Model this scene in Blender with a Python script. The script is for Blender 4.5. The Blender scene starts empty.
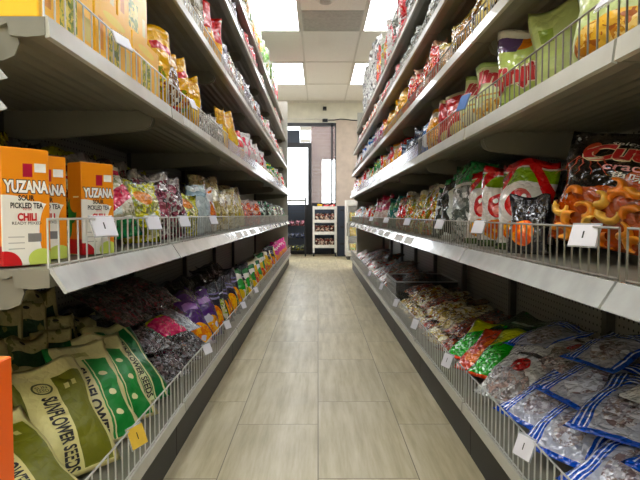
import bpy, bmesh, math, random
from mathutils import Vector, Matrix, noise

random.seed(7)
R = math.radians
scene = bpy.context.scene
COL = scene.collection
PI = math.pi

# ------------------------------------------------------------------ colours
def lin(c):
    def f(x):
        x /= 255.0
        return x / 12.92 if x <= 0.04045 else ((x + 0.055) / 1.055) ** 2.4
    if isinstance(c, str):
        c = c.lstrip('#')
        c = (int(c[0:2], 16), int(c[2:4], 16), int(c[4:6], 16))
    return (f(c[0]), f(c[1]), f(c[2]), 1.0)

# ------------------------------------------------------------------ node helpers
class NT:
    def __init__(self, name):
        self.m = bpy.data.materials.new(name)
        self.m.use_nodes = True
        self.t = self.m.node_tree
        self.n = self.t.nodes
        self.b = next(x for x in self.n if x.type == 'BSDF_PRINCIPLED')
        self._uv = None
    def node(self, typ, **kw):
        x = self.n.new(typ)
        for k, v in kw.items():
            setattr(x, k, v)
        return x
    def link(self, a, b):
        self.t.links.new(a, b)
    def val(self, sock, v):
        if hasattr(v, 'is_output') or isinstance(v, bpy.types.NodeSocket):
            self.link(v, sock)
        else:
            sock.default_value = v
    def math(self, op, a, b=None, c=None, clamp=False):
        x = self.node('ShaderNodeMath', operation=op)
        x.use_clamp = clamp
        self.val(x.inputs[0], a)
        if b is not None: self.val(x.inputs[1], b)
        if c is not None: self.val(x.inputs[2], c)
        return x.outputs[0]
    def mix(self, fac, a, b):
        x = self.node('ShaderNodeMix', data_type='RGBA')
        self.val(x.inputs[0], fac)
        self.val(x.inputs[6], a)
        self.val(x.inputs[7], b)
        return x.outputs[2]
    def coord(self, which='Object'):
        return self.node('ShaderNodeTexCoord').outputs[which]
    def noise(self, vec, scale, detail=2.0, rough=0.5):
        x = self.node('ShaderNodeTexNoise')
        x.inputs['Scale'].default_value = scale
        x.inputs['Detail'].default_value = detail
        x.inputs['Roughness'].default_value = rough
        self.link(vec, x.inputs['Vector'])
        return x
    def voro(self, vec, scale, feature='F1'):
        x = self.node('ShaderNodeTexVoronoi', feature=feature)
        x.inputs['Scale'].default_value = scale
        self.link(vec, x.inputs['Vector'])
        return x
    def ramp(self, fac, stops, interp='LINEAR'):
        x = self.node('ShaderNodeValToRGB')
        e = x.color_ramp
        e.interpolation = interp
        while len(e.elements) > 1:
            e.elements.remove(e.elements[-1])
        e.elements[0].position = stops[0][0]; e.elements[0].color = stops[0][1]
        for p, c in stops[1:]:
            q = e.elements.new(p); q.color = c
        self.link(fac, x.inputs[0])
        return x.outputs[0]
    def bump(self, height, strength, dist=0.01, normal=None):
        x = self.node('ShaderNodeBump')
        x.inputs['Strength'].default_value = strength
        x.inputs['Distance'].default_value = dist
        self.link(height, x.inputs['Height'])
        if normal is not None: self.link(normal, x.inputs['Normal'])
        return x.outputs[0]

def sat(c, k=1.28):
    r, g, b, a = lin(c)
    l = 0.3 * r + 0.59 * g + 0.11 * b
    return tuple(max(0.0, min(1.0, l + (x - l) * k)) for x in (r, g, b)) + (1,)

MATS = {}
def plain(name, col, rough=0.5, metal=0.0, coat=0.0, noise_amt=0.06, nscale=30, bump=0.0, spec=None):
    if name in MATS: return MATS[name]
    t = NT(name)
    c = lin(col)
    co = t.coord('Object')
    n = t.noise(co, nscale, 3)
    d = tuple(max(0, x * (1 - noise_amt * 2)) for x in c[:3]) + (1,)
    l = tuple(min(1, x * (1 + noise_amt)) for x in c[:3]) + (1,)
    t.link(t.ramp(n.outputs['Fac'], [(0.3, d), (0.7, l)]), t.b.inputs['Base Color'])
    t.b.inputs['Roughness'].default_value = rough
    t.b.inputs['Metallic'].default_value = metal
    t.b.inputs['Coat Weight'].default_value = coat
    if spec is not None: t.b.inputs['Specular IOR Level'].default_value = spec
    if bump:
        t.link(t.bump(n.outputs['Fac'], bump, 0.004), t.b.inputs['Normal'])
    MATS[name] = t.m
    return t.m

def pack_mat(name, base, layers=(), rough=0.28, crinkle=0.35, metal=0.0, coat=0.3, wob=0.03, cscale=22):
    """printed film: base colour (or a mottle of colours) with printed layers in the pack's own u,v"""
    if name in MATS: return MATS[name]
    t = NT(name)
    uv0 = t.coord('UV')
    obj = t.coord('Object')
    info = t.node('ShaderNodeObjectInfo')
    # per-pack offset so that copies do not look alike
    off = t.node('ShaderNodeVectorMath', operation='ADD')
    t.link(obj, off.inputs[0])
    rnd = t.node('ShaderNodeCombineXYZ')
    for i in range(3):
        t.link(t.math('MULTIPLY', info.outputs['Random'], 7.0 + 3 * i), rnd.inputs[i])
    t.link(rnd.outputs[0], off.inputs[1])
    P = off.outputs[0]
    wn = t.noise(P, 25, 2)
    sep0 = t.node('ShaderNodeSeparateXYZ'); t.link(uv0, sep0.inputs[0])
    sepn = t.node('ShaderNodeSeparateColor'); t.link(wn.outputs['Color'], sepn.inputs[0])
    U = t.math('ADD', sep0.outputs[0], t.math('MULTIPLY', t.math('SUBTRACT', sepn.outputs[0], 0.5), wob))
    V = t.math('ADD', sep0.outputs[1], t.math('MULTIPLY', t.math('SUBTRACT', sepn.outputs[1], 0.5), wob))
    warp = t.node('ShaderNodeVectorMath', operation='ADD')
    ws = t.node('ShaderNodeVectorMath', operation='SCALE')
    ws.inputs[3].default_value = 0.035
    t.link(t.noise(P, 45, 2).outputs['Color'], ws.inputs[0])
    t.link(P, warp.inputs[0]); t.link(ws.outputs[0], warp.inputs[1])
    W = warp.outputs[0]
    def mottle(cols, scale):
        k = len(cols)
        outs = []
        for f in (1.0, 2.3):
            v = t.voro(W, scale * f)
            sc = t.node('ShaderNodeSeparateColor'); t.link(v.outputs['Color'], sc.inputs[0])
            outs.append((t.ramp(sc.outputs[0], [(i / k, sat(c)) for i, c in enumerate(cols)], 'CONSTANT'), v.outputs['Distance']))
        nz = t.noise(P, scale * .9, 2).outputs['Fac']
        col = t.mix(t.math('GREATER_THAN', nz, .53), outs[0][0], outs[1][0])
        return col, outs[0][1]
    H = None
    if isinstance(base, tuple) and base[0] == 'mottle':
        C, H = mottle(base[1], base[2])
    else:
        x = t.node('ShaderNodeRGB'); x.outputs[0].default_value = sat(base); C = x.outputs[0]
    def between(x, a, b):
        return t.math('MULTIPLY', t.math('GREATER_THAN', x, a), t.math('LESS_THAN', x, b))
    def ell(cx, cy, rx, ry):
        a = t.math('POWER', t.math('ABSOLUTE', t.math('DIVIDE', t.math('SUBTRACT', U, cx), rx)), 2.0)
        b = t.math('POWER', t.math('ABSOLUTE', t.math('DIVIDE', t.math('SUBTRACT', V, cy), ry)), 2.0)
        return t.math('LESS_THAN', t.math('ADD', a, b), 1.0)
    for L in layers:
        k = L[0]
        if k == 'v': f = between(V, L[1], L[2]); c = sat(L[3])
        elif k == 'u': f = between(U, L[1], L[2]); c = sat(L[3])
        elif k == 'rect': f = t.math('MULTIPLY', between(U, L[1], L[2]), between(V, L[3], L[4])); c = sat(L[5])
        elif k == 'e': f = ell(*L[1:5]); c = sat(L[5])
        elif k == 'diag':
            f = between(t.math('MULTIPLY_ADD', U, L[1], V), L[2], L[3]); c = sat(L[4])
        elif k == 'wave':
            w = t.math('MULTIPLY', t.math('SINE', t.math('MULTIPLY', U, L[4])), L[3])
            f = between(t.math('ADD', V, w), L[1], L[2]); c = sat(L[5])
        elif k == 'blot':
            f = t.math('GREATER_THAN', t.noise(P, L[1], 2).outputs['Fac'], L[2]); c = sat(L[3])
        elif k == 'food':
            f = ell(*L[1:5]); c, _ = mottle(L[5], L[6])
        elif k == 'foodv':
            f = between(V, L[1], L[2]); c, _ = mottle(L[3], L[4])
        elif k == 'foodrect':
            f = t.math('MULTIPLY', between(U, L[1], L[2]), between(V, L[3], L[4])); c, _ = mottle(L[5], L[6])
        C = t.mix(f, C, c)
    t.link(C, t.b.inputs['Base Color'])
    t.b.inputs['Roughness'].default_value = rough
    t.b.inputs['Metallic'].default_value = metal
    t.b.inputs['Coat Weight'].default_value = coat
    t.b.inputs['Coat Roughness'].default_value = 0.12
    n1 = t.noise(P, cscale, 3, 0.6)
    v1 = t.voro(P, cscale * 1.7, 'DISTANCE_TO_EDGE')
    hgt = t.math('ADD', n1.outputs['Fac'], t.math('MULTIPLY', v1.outputs['Distance'], 0.8))
    nm = t.bump(hgt, crinkle, 0.02)
    if H is not None:
        nm = t.bump(H, min(1.0, crinkle), 0.01, nm)
    t.link(nm, t.b.inputs['Normal'])
    t.link(nm, t.b.inputs['Coat Normal'])
    MATS[name] = t.m
    return t.m

# ------------------------------------------------------------------ mesh helpers
def link(o):
    COL.objects.link(o); return o

def tag(o, label=None, cat=None, group=None, kind=None):
    if label: o['label'] = label
    if cat: o['category'] = cat
    if group: o['group'] = group
    if kind: o['kind'] = kind
    return o

def mesh_obj(name, bm, mats, parent=None, smooth=False):
    me = bpy.data.meshes.new(name)
    bm.normal_update()
    bm.to_mesh(me); bm.free()
    if not isinstance(mats, (list, tuple)): mats = [mats]
    for m in mats: me.materials.append(m)
    if smooth:
        for p in me.polygons: p.use_smooth = True
    o = link(bpy.data.objects.new(name, me))
    if parent: o.parent = parent
    return o

def empty(name, loc=(0, 0, 0), rz=0.0):
    o = link(bpy.data.objects.new(name, None))
    o.empty_display_size = 0.05
    o.location = loc
    o.rotation_euler = (0, 0, rz)
    return o

def add_box(bm, x0, x1, y0, y1, z0, z1, mi=0, uv=False):
    vs = [bm.verts.new(p) for p in ((x0, y0, z0), (x1, y0, z0), (x1, y1, z0), (x0, y1, z0),
                                    (x0, y0, z1), (x1, y0, z1), (x1, y1, z1), (x0, y1, z1))]
    fs = []
    for q in ((0, 3, 2, 1), (4, 5, 6, 7), (0, 1, 5, 4), (1, 2, 6, 5), (2, 3, 7, 6), (3, 0, 4, 7)):
        f = bm.faces.new([vs[i] for i in q]); f.material_index = mi; fs.append(f)
    return fs

def box_bm(x0, x1, y0, y1, z0, z1, bevel=0.0):
    bm = bmesh.new()
    add_box(bm, min(x0, x1), max(x0, x1), min(y0, y1), max(y0, y1), min(z0, z1), max(z0, z1))
    if bevel:
        bmesh.ops.bevel(bm, geom=bm.edges[:], offset=bevel, segments=2, affect='EDGES', profile=0.6)
    return bm

def add_bar(bm, a, b, r, n=5):
    a, b = Vector(a), Vector(b)
    d = (b - a).normalized()
    u = d.orthogonal().normalized(); v = d.cross(u)
    ra, rb = [], []
    for i in range(n):
        t = 2 * PI * i / n
        o = (u * math.cos(t) + v * math.sin(t)) * r
        ra.append(bm.verts.new(a + o)); rb.append(bm.verts.new(b + o))
    for i in range(n):
        j = (i + 1) % n
        bm.faces.new((ra[i], ra[j], rb[j], rb[i]))
    bm.faces.new(ra[::-1]); bm.faces.new(rb)

def add_path(bm, pts, r, n=6):
    pts = [Vector(p) for p in pts]
    rings = []
    ref = None
    for i, p in enumerate(pts):
        d = (pts[min(i + 1, len(pts) - 1)] - pts[max(i - 1, 0)]).normalized()
        if ref is None: ref = d.orthogonal().normalized()
        u = (ref - d * ref.dot(d)).normalized(); v = d.cross(u); ref = u
        rings.append([bm.verts.new(p + (u * math.cos(2 * PI * k / n) + v * math.sin(2 * PI * k / n)) * r) for k in range(n)])
    for a, b in zip(rings, rings[1:]):
        for k in range(n):
            j = (k + 1) % n
            bm.faces.new((a[k], a[j], b[j], b[k]))
    bm.faces.new(rings[0][::-1]); bm.faces.new(rings[-1])

def add_prism(bm, poly, axis, a, b):
    """poly: 2-D outline in the two other axes (x,z for axis 'y'; y,z for 'x'), extruded along axis"""
    def P(p, t):
        return (p[0], t, p[1]) if axis == 'y' else (t, p[0], p[1]) if axis == 'x' else (p[0], p[1], t)
    A = [bm.verts.new(P(p, a)) for p in poly]
    B = [bm.verts.new(P(p, b)) for p in poly]
    n = len(poly)
    for i in range(n):
        j = (i + 1) % n
        bm.faces.new((A[i], A[j], B[j], B[i]))
    bm.faces.new(A[::-1]); bm.faces.new(B)
    bmesh.ops.recalc_face_normals(bm, faces=bm.faces[:])

# ------------------------------------------------------------------ lettering
_TXT = {}
def text_tris(s, offset=0.0):
    """flat triangles of a word, stretched to the unit square"""
    key = (s, offset)
    if key in _TXT: return _TXT[key]
    cu = bpy.data.curves.new('lettering', 'FONT')
    cu.body = s
    cu.offset = offset
    cu.resolution_u = 3
    cu.align_x = 'CENTER'
    o = bpy.data.objects.new('lettering', cu)
    COL.objects.link(o)
    dg = bpy.context.evaluated_depsgraph_get()
    ev = o.evaluated_get(dg)
    me = ev.to_mesh()
    vs = [(v.co.x, v.co.y) for v in me.vertices]
    fs = [tuple(p.vertices) for p in me.polygons]
    ev.to_mesh_clear()
    bpy.data.objects.remove(o); bpy.data.curves.remove(cu)
    if offset == 0.0:
        xs = [v[0] for v in vs]; ys = [v[1] for v in vs]
        bb = (min(xs), max(xs), min(ys), max(ys))
    else:
        bb = text_tris(s)[2]
    vs = [((x - bb[0]) / (bb[1] - bb[0]), (y - bb[2]) / (bb[3] - bb[2])) for x, y in vs]
    _TXT[key] = (vs, fs, bb)
    return _TXT[key]

def text_on(name, s, surf, box, mat, parent, off=0.0018, rot=0, bold=0.0, arc=0.0):
    """word s laid on the surface function surf(u,v,lift) inside box (u0,u1,v0,v1); rot in quarter turns"""
    vs, fs, _ = text_tris(s, bold)
    u0, u1, v0, v1 = box
    bm = bmesh.new()
    out = []
    for x, y in vs:
        y2 = y + arc * (1 - (2 * x - 1) ** 2)
        if rot == 0: a, b = x, y2
        elif rot == 1: a, b = 1 - y2, x        # reads upwards
        elif rot == -1: a, b = y2, 1 - x       # reads downwards
        out.append(bm.verts.new(surf(u0 + a * (u1 - u0), v0 + b * (v1 - v0), off)))
    for f in fs:
        try: bm.faces.new([out[i] for i in f])
        except ValueError: pass
    return mesh_obj(name, bm, mat, parent)

# ------------------------------------------------------------------ packs
def pouch_fn(w, h, t, seed=0, seal=0.07, pinch=0.06, crease=0.004, sag=0.25, gusset=False, lean=0.0, squash=1.0):
    rng = random.Random(seed)
    ph = [rng.uniform(0, 6.28) for _ in range(6)]
    so = Vector((rng.uniform(-50, 50), rng.uniform(-50, 50), rng.uniform(-50, 50)))
    def f(u, v, side=-1, lift=0.0):
        # u in 0..1 across, v in 0..1 upwards, side -1 front / +1 back
        U = 2 * u - 1
        if gusset:
            fv = min(1.0, (1 - v) / 0.75) ** 0.75 * min(1.0, 0.7 + v * 3)
        else:
            a = max(0.0, min(1.0, (v - seal) / (0.42 - seal) if v < .42 else 1.0))
            b = max(0.0, min(1.0, (1 - seal - v) / (0.5) if v > .5 - seal else 1.0))
            fv = (math.sin(a * PI / 2) ** 0.8) * (math.sin(b * PI / 2) ** 0.8)
            fv *= 1 + sag * (0.5 - v)
        fu = max(0.0, 1 - abs(U) ** 2.6) ** 0.6
        bulge = 0.5 * t * fu * fv
        x = U * w / 2 * (1 - pinch * fv * squash) 
        z = v * h
        nz = noise.noise(Vector((x * 26, z * 26, side * 3.0)) + so)
        nz2 = noise.noise(Vector((x * 60, z * 60, side * 5.0)) + so)
        edge = max(0.0, 1 - min(v, 1 - v) / 0.3)
        fold = math.sin(U * 9 + ph[0]) * 0.6 + math.sin(U * 17 + ph[1]) * 0.4
        y = bulge + (crease * 1.6 * nz + crease * 0.8 * nz2) * min(1.0, fu * 1.5) + crease * edge * fold * min(1, bulge / (0.1 * t + 1e-6))
        y = max(y, 0.0006)
        wave = 0.012 * math.sin(U * 3.3 + ph[2]) * (v ** 3) * (h / 0.2)
        z2 = z + 0.006 * math.sin(U * 4 + ph[3]) * (v if v > .5 else 0)
        return Vector((x + 0.004 * math.sin(z * 40 + ph[4]) * min(1, 2*abs(U)), side * (y + lift) + wave + lean * v * v, z2))
    return f

def pouch_mesh(name, fn, mats, nu=14, nv=18):
    bm = bmesh.new()
    uvl = bm.loops.layers.uv.new('UVMap')
    grid = {}
    for s in (-1, 1):
        for j in range(nv + 1):
            for i in range(nu + 1):
                b = i in (0, nu) or j in (0, nv)
                if s == 1 and b:
                    grid[(1, i, j)] = grid[(-1, i, j)]
                    continue
                grid[(s, i, j)] = bm.verts.new(fn(i / nu, j / nv, s))
    for s in (-1, 1):
        for j in range(nv):
            for i in range(nu):
                q = [(i, j), (i + 1, j), (i + 1, j + 1), (i, j + 1)]
                if s == 1: q = q[::-1]
                f = bm.faces.new([grid[(s, a, b)] for a, b in q])
                f.smooth = True
                f.material_index = 0 if s == -1 else (1 if len(mats) > 1 else 0)
                for lp, (a, b) in zip(f.loops, q):
                    lp[uvl].uv = (a / nu, b / nv)
    me = bpy.data.meshes.new(name)
    bm.normal_update(); bm.to_mesh(me); bm.free()
    for m in mats: me.materials.append(m)
    return me

def carton_mesh(name, w, h, d, mats, bevel=0.0018):
    """mats: front/back, sides, top/bottom"""
    bm = bmesh.new()
    uvl = bm.loops.layers.uv.new('UVMap')
    fs = add_box(bm, -w / 2, w / 2, -d / 2, d / 2, 0, h)
    idx = [2, 2, 0, 1, 0, 1]
    for f, k in zip(fs, idx):
        f.material_index = min(k, len(mats) - 1)
        for lp in f.loops:
            c = lp.vert.co
            if k == 0: uv = (c.x / w + .5, c.z / h)
            elif k == 1: uv = (c.y / d + .5, c.z / h)
            else: uv = (c.x / w + .5, c.y / d + .5)
            lp[uvl].uv = uv
    bmesh.ops.bevel(bm, geom=bm.edges[:], offset=bevel, segments=1, affect='EDGES')
    me = bpy.data.meshes.new(name)
    bm.normal_update(); bm.to_mesh(me); bm.free()
    for m in mats: me.materials.append(m)
    return me

EXPOSURE = 0.32
LAMP = 9.0
WORLD = 5.5
# ================================================================== camera, world, view
CAM_H = 0.75
F = 540.0
cam_d = bpy.data.cameras.new('camera')
cam = link(bpy.data.objects.new('camera', cam_d))
cam_d.sensor_width = 36.0
cam_d.lens = 36.0 * F / 640.0
cam_d.clip_start = 0.02
cam.location = (0, 0, CAM_H)
cam.rotation_euler = (R(90 - 2.65), 0, R(-0.21))
scene.camera = cam
scene.view_settings.view_transform = 'Standard'
scene.view_settings.look = 'None'
scene.view_settings.gamma = 1.0
scene.view_settings.use_curve_mapping = False
scene.view_settings.exposure = EXPOSURE
scene.cycles.use_denoising = True
scene.cycles.max_bounces = 8
scene.cycles.transparent_max_bounces = 12
scene.cycles.caustics_reflective = False
scene.cycles.caustics_refractive = False
scene.cycles.sample_clamp_indirect = 6.0

w = bpy.data.worlds.new('overcast_daylight')
scene.world = w
w.use_nodes = True
bg = w.node_tree.nodes['Background']
sky = w.node_tree.nodes.new('ShaderNodeTexSky')
sky.sky_type = 'HOSEK_WILKIE'
sky.turbidity = 8
sky.ground_albedo = 0.6
sky.sun_direction = (0.3, -0.2, 0.9)
mixn = w.node_tree.nodes.new('ShaderNodeMix'); mixn.data_type = 'RGBA'
mixn.inputs[0].default_value = 0.75
w.node_tree.links.new(sky.outputs[0], mixn.inputs[6])
mixn.inputs[7].default_value = (0.93, 0.97, 1.0, 1)
w.node_tree.links.new(mixn.outputs[2], bg.inputs['Color'])
bg.inputs['Strength'].default_value = WORLD

# ================================================================== setting materials
def floor_mat():
    t = NT('wood_look_tile')
    co = t.coord('Object')
    mp = t.node('ShaderNodeMapping')
    mp.inputs['Rotation'].default_value = (0, 0, R(90))
    t.link(co, mp.inputs['Vector'])
    br = t.node('ShaderNodeTexBrick')
    br.offset = 0.37
    br.inputs['Scale'].default_value = 1.0
    br.inputs['Brick Width'].default_value = 0.635
    br.inputs['Row Height'].default_value = 0.288
    br.inputs['Mortar Size'].default_value = 0.0016
    br.inputs['Mortar Smooth'].default_value = 0.1
    br.inputs['Bias'].default_value = 0.0
    br.inputs['Color1'].default_value = (0, 0, 0, 1)
    br.inputs['Color2'].default_value = (1, 1, 1, 1)
    br.inputs['Mortar'].default_value = (0.5, 0.5, 0.5, 1)
    t.link(mp.outputs[0], br.inputs['Vector'])
    sc = t.node('ShaderNodeSeparateColor'); t.link(br.outputs['Color'], sc.inputs[0])
    st = t.node('ShaderNodeMapping')
    st.inputs['Scale'].default_value = (26, 2.2, 1)
    t.link(co, st.inputs['Vector'])
    ad = t.node('ShaderNodeVectorMath', operation='ADD')
    t.link(st.outputs[0], ad.inputs[0])
    cx = t.node('ShaderNodeCombineXYZ'); t.link(t.math('MULTIPLY', sc.outputs[0], 30.0), cx.inputs[2])
    t.link(cx.outputs[0], ad.inputs[1])
    g = t.noise(ad.outputs[0], 1.2, 5, 0.62)
    cl = t.noise(co, 2.2, 3)
    base = t.ramp(g.outputs['Fac'], [(0.28, lin('a3956f')), (0.45, lin('bdb08c')), (0.55, lin('c9bd9c')), (0.75, lin('dbd1b6'))])
    tone = t.mix(t.math('MULTIPLY', sc.outputs[0], 0.3), base, lin('9b937b'))
    tone = t.mix(t.ramp(cl.outputs['Fac'], [(0.4, (0, 0, 0, 1)), (0.75, (.35, .35, .35, 1))]), tone, lin('8f876f'))
    out = t.mix(br.outputs['Fac'], tone, lin('6d6350'))
    t.link(out, t.b.inputs['Base Color'])
    rr = t.noise(co, 9, 4)
    t.link(t.math('MULTIPLY_ADD', rr.outputs['Fac'], 0.22, 0.24), t.b.inputs['Roughness'])
    t.b.inputs['Specular IOR Level'].default_value = 0.5
    hb = t.math('SUBTRACT', t.math('MULTIPLY', g.outputs['Fac'], 0.25), br.outputs['Fac'])
    t.link(t.bump(hb, 0.25, 0.002), t.b.inputs['Normal'])
    return t.m

def pegboard_mat():
    t = NT('pegboard_steel')
    co = t.coord('Object')
    sx = t.node('ShaderNodeSeparateXYZ'); t.link(co, sx.inputs[0])
    def cell(s, k): return t.math('SUBTRACT', t.math('FRACT', t.math('MULTIPLY', s, k)), 0.5)
    a = cell(sx.outputs[1], 40.0); b = cell(sx.outputs[2], 40.0)
    d = t.math('SQRT', t.math('ADD', t.math('MULTIPLY', a, a), t.math('MULTIPLY', b, b)))
    hole = t.math('LESS_THAN', d, 0.16)
    t.link(t.mix(hole, lin('8b897f'), lin('0c0c0b')), t.b.inputs['Base Color'])
    t.b.inputs['Roughness'].default_value = 0.55
    return t.m

def tile_ceiling_mat():
    t = NT('ceiling_tile')
    co = t.coord('Object')
    n = t.noise(co, 160, 2)
    v = t.voro(co, 260)
    f = t.math('MULTIPLY', n.outputs['Fac'], v.outputs['Distance'])
    t.link(t.ramp(f, [(0.05, lin('c2beb8')), (0.2, lin('efebe6'))]), t.b.inputs['Base Color'])
    t.b.inputs['Roughness'].default_value = 0.9
    t.link(t.bump(f, 0.2, 0.003), t.b.inputs['Normal'])
    return t.m

def brick_wall_mat():
    t = NT('pink_brick')
    co = t.coord('Object')
    mp = t.node('ShaderNodeMapping'); mp.inputs['Rotation'].default_value = (R(90), 0, 0)
    t.link(co, mp.inputs['Vector'])
    br = t.node('ShaderNodeTexBrick')
    br.inputs['Scale'].default_value = 1.0
    br.inputs['Brick Width'].default_value = 0.22
    br.inputs['Row Height'].default_value = 0.075
    br.inputs['Mortar Size'].default_value = 0.006
    br.inputs['Color1'].default_value = lin('5e4644')
    br.inputs['Color2'].default_value = lin('6c5450')
    br.inputs['Mortar'].default_value = lin('7a6e6a')
    t.link(mp.outputs[0], br.inputs['Vector'])
    t.link(br.outputs['Color'], t.b.inputs['Base Color'])
    t.b.inputs['Roughness'].default_value = 0.85
    return t.m

def emit_mat(name, col, s):
    t = NT(name)
    t.b.inputs['Base Color'].default_value = lin(col)
    t.b.inputs['Emission Color'].default_value = lin(col)
    t.b.inputs['Emission Strength'].default_value = s
    MATS[name] = t.m
    return t.m

def clear_mat(name, col, alpha, rough=0.08):
    t = NT(name)
    t.b.inputs['Base Color'].default_value = lin(col)
    t.b.inputs['Alpha'].default_value = alpha
    t.b.inputs['Roughness'].default_value = rough
    t.b.inputs['Specular IOR Level'].default_value = 0.7
    MATS[name] = t.m
    return t.m

def glass_mat():
    t = NT('window_glass')
    t.b.inputs['Base Color'].default_value = (1, 1, 1, 1)
    t.b.inputs['Roughness'].default_value = 0.02
    t.b.inputs['Alpha'].default_value = 0.10
    return t.m

M_floor = floor_mat()
M_peg = pegboard_mat()
M_ceil = tile_ceiling_mat()
M_brick = brick_wall_mat()
M_glass = glass_mat()
M_light = emit_mat('fluorescent_diffuser', 'f8fbff', LAMP)
M_wall = plain('cream_paint', 'dcd8c9', 0.8, nscale=6)
M_beige = plain('beige_panel', 'c2b2a4', 0.7, nscale=8)
M_tbar = plain('white_enamel', 'd5d0c8', 0.5)
M_black = plain('black_frame', '17181c', 0.4)
M_navy = plain('navy_panel', '2a3444', 0.5)
M_paper = plain('paper', 'e6e3dc', 0.7, nscale=60)
M_steel = plain('shelf_enamel', '7c796b', 0.42, coat=0.1, nscale=12, noise_amt=0.05)
M_lip = plain('lip_enamel', 'b9b7ab', 0.32, coat=0.25, nscale=9, noise_amt=0.06)
M_holder = plain('clear_label_holder', 'b2b3af', 0.16, coat=0.6, nscale=14, noise_amt=0.08, bump=0.15)
M_kick = plain('black_kick', '202122', 0.5)
M_upright = plain('dark_upright', '4a4944', 0.5)
M_wire = plain('chrome_wire', 'cfcfca', 0.3, metal=0.35)
M_wire_dull = plain('dull_wire', '918c80', 0.35, metal=0.5)
M_lilac = clear_mat('lilac_acrylic', 'a9a7c8', 0.55)
M_smoke = clear_mat('smoky_acrylic', '55554f', 0.4)
M_clear = clear_mat('clear_acrylic', 'e8edf0', 0.35)
M_ink = plain('black_ink', '141414', 0.6)
M_vent = plain('grey_grille', 'bdbab6', 0.6)
M_ground = plain('pale_concrete', 'b9b5ac', 0.85)
M_white = plain('white_plastic', 'e0ddd6', 0.4)

# ================================================================== the room
X0, X1, Y0, Y1, HC = -2.6, 2.6, -3.0, 10.35, 2.90

def struct(name, bm, m, parent=None, label=None):
    o = mesh_obj(name, bm, m, parent)
    if parent is None: o['kind'] = 'structure'
    if label: o['label'] = label
    return o

struct('floor', box_bm(X0, X1, Y0, Y1 + .1, -0.06, 0.0), M_floor)
struct('ceiling', box_bm(X0, X1, Y0, Y1 + .1, HC, HC + 0.08), M_ceil)
struct('wall_left', box_bm(X0 - .1, X0, Y0, Y1 + .1, 0, HC), M_wall)
struct('wall_right', box_bm(X1, X1 + .1, Y0, Y1 + .1, 0, HC), M_wall)
struct('wall_front', box_bm(X0, X1, Y0 - .1, Y0, 0, HC), M_wall)

def wx(px): return (px - 318.0) * Y1 / F
def wz(py): return CAM_H + (215.0 - py) * Y1 / F
ZT = wz(124.0)                      # head of the shop window
XA, XB = -2.2, wx(336)
bm = bmesh.new()
add_box(bm, X0, X1, Y1, Y1 + .12, ZT, HC)
add_box(bm, X0, XA, Y1, Y1 + .12, 0, ZT)
add_box(bm, XB, X1, Y1, Y1 + .12, 0, ZT)
struct('wall_back', bm, M_wall)
struct('trim_1', box_bm(XB, X1, Y1 - .015, Y1, 0, wz(121)), M_beige)
# ceiling grid
bm = bmesh.new()
TX, TY = 0.69, 1.285
gx = [-0.19 + TX * k for k in range(-3, 5)]
gy = [6.41 + TY * k for k in range(-7, 4)]
for x in gx: add_box(bm, x - .012, x + .012, Y0, Y1, HC - .006, HC + .002)
for y in gy:
    if y < Y1: add_box(bm, X0, X1, y - .012, y + .012, HC - .006, HC + .002)
struct('trim_2', bm, M_tbar)
struct('trim_3', box_bm(X0, X1, Y1 - .03, Y1, HC - .03, HC), M_tbar)

# shop window and door
wf = bmesh.new()
zs = wz(203)
add_box(wf, XA, XB, Y1 - .03, Y1 + .06, ZT - .06, ZT)
add_box(wf, wx(331), wx(332.7), Y1 - .03, Y1 + .06, 0, ZT)
add_box(wf, wx(335), XB, Y1 - .02, Y1 + .06, 0, ZT)
add_box(wf, wx(312), XB, Y1 - .03, Y1 + .06, zs - .05, zs)
add_box(wf, XA, XA + .06, Y1 - .03, Y1 + .06, 0, ZT)
win = struct('window_1', wf, M_black)
struct('window_pane', box_bm(wx(311.5), XB, Y1 + .02, Y1 + .026, zs, ZT - .05), M_glass, win)
struct('window_panel', box_bm(wx(311.5), XB, Y1 + .0, Y1 + .03, 0, zs - .05), M_navy, win)
struct('window_pane', box_bm(XA, wx(311.5), Y1 + .02, Y1 + .026, wz(144), ZT - .05), M_glass, win)
dr = bmesh.new()
zh = wz(148)
add_box(dr, wx(308), wx(311.6), Y1 - .04, Y1 + .07, 0, wz(143.5))
add_box(dr, wx(262), wx(308), Y1 - .04, Y1 + .07, zh, wz(143.5))
add_box(dr, wx(262), wx(265), Y1 - .04, Y1 + .07, 0, zh)
add_box(dr, wx(265), wx(308), Y1 - .02, Y1 + .05, 0, .95)
door = struct('door_1', dr, M_black)
struct('door_pane', box_bm(wx(265), wx(308), Y1 + .01, Y1 + .016, .95, zh), M_glass, door)
bm = bmesh.new()
add_bar(bm, (wx(266), Y1 - .07, 1.02), (wx(307), Y1 - .07, 1.02), .014, 8)
for px in (268, 305): add_bar(bm, (wx(px), Y1 - .07, 1.02), (wx(px), Y1 - .02, 1.02), .01, 6)
struct('door_handle', bm, M_steel, door)
struct('door_transom', box_bm(wx(262), wx(300), Y1 - .01, Y1 + .015, wz(143.5), wz(131)), M_navy, door)
tag(mesh_obj('paper_notice', box_bm(wx(300), wx(311.5), Y1 + .008, Y1 + .012, wz(131), wz(127.5)), M_paper),
    'white paper strip stuck along the top of the shop window', 'notice')
tag(mesh_obj('paper_notice', box_bm(wx(300.3), wx(310.5), Y1 + .008, Y1 + .012, wz(143), wz(139.5)), M_paper),
    'white paper notice stuck above the bright glass door', 'notice')

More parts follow.
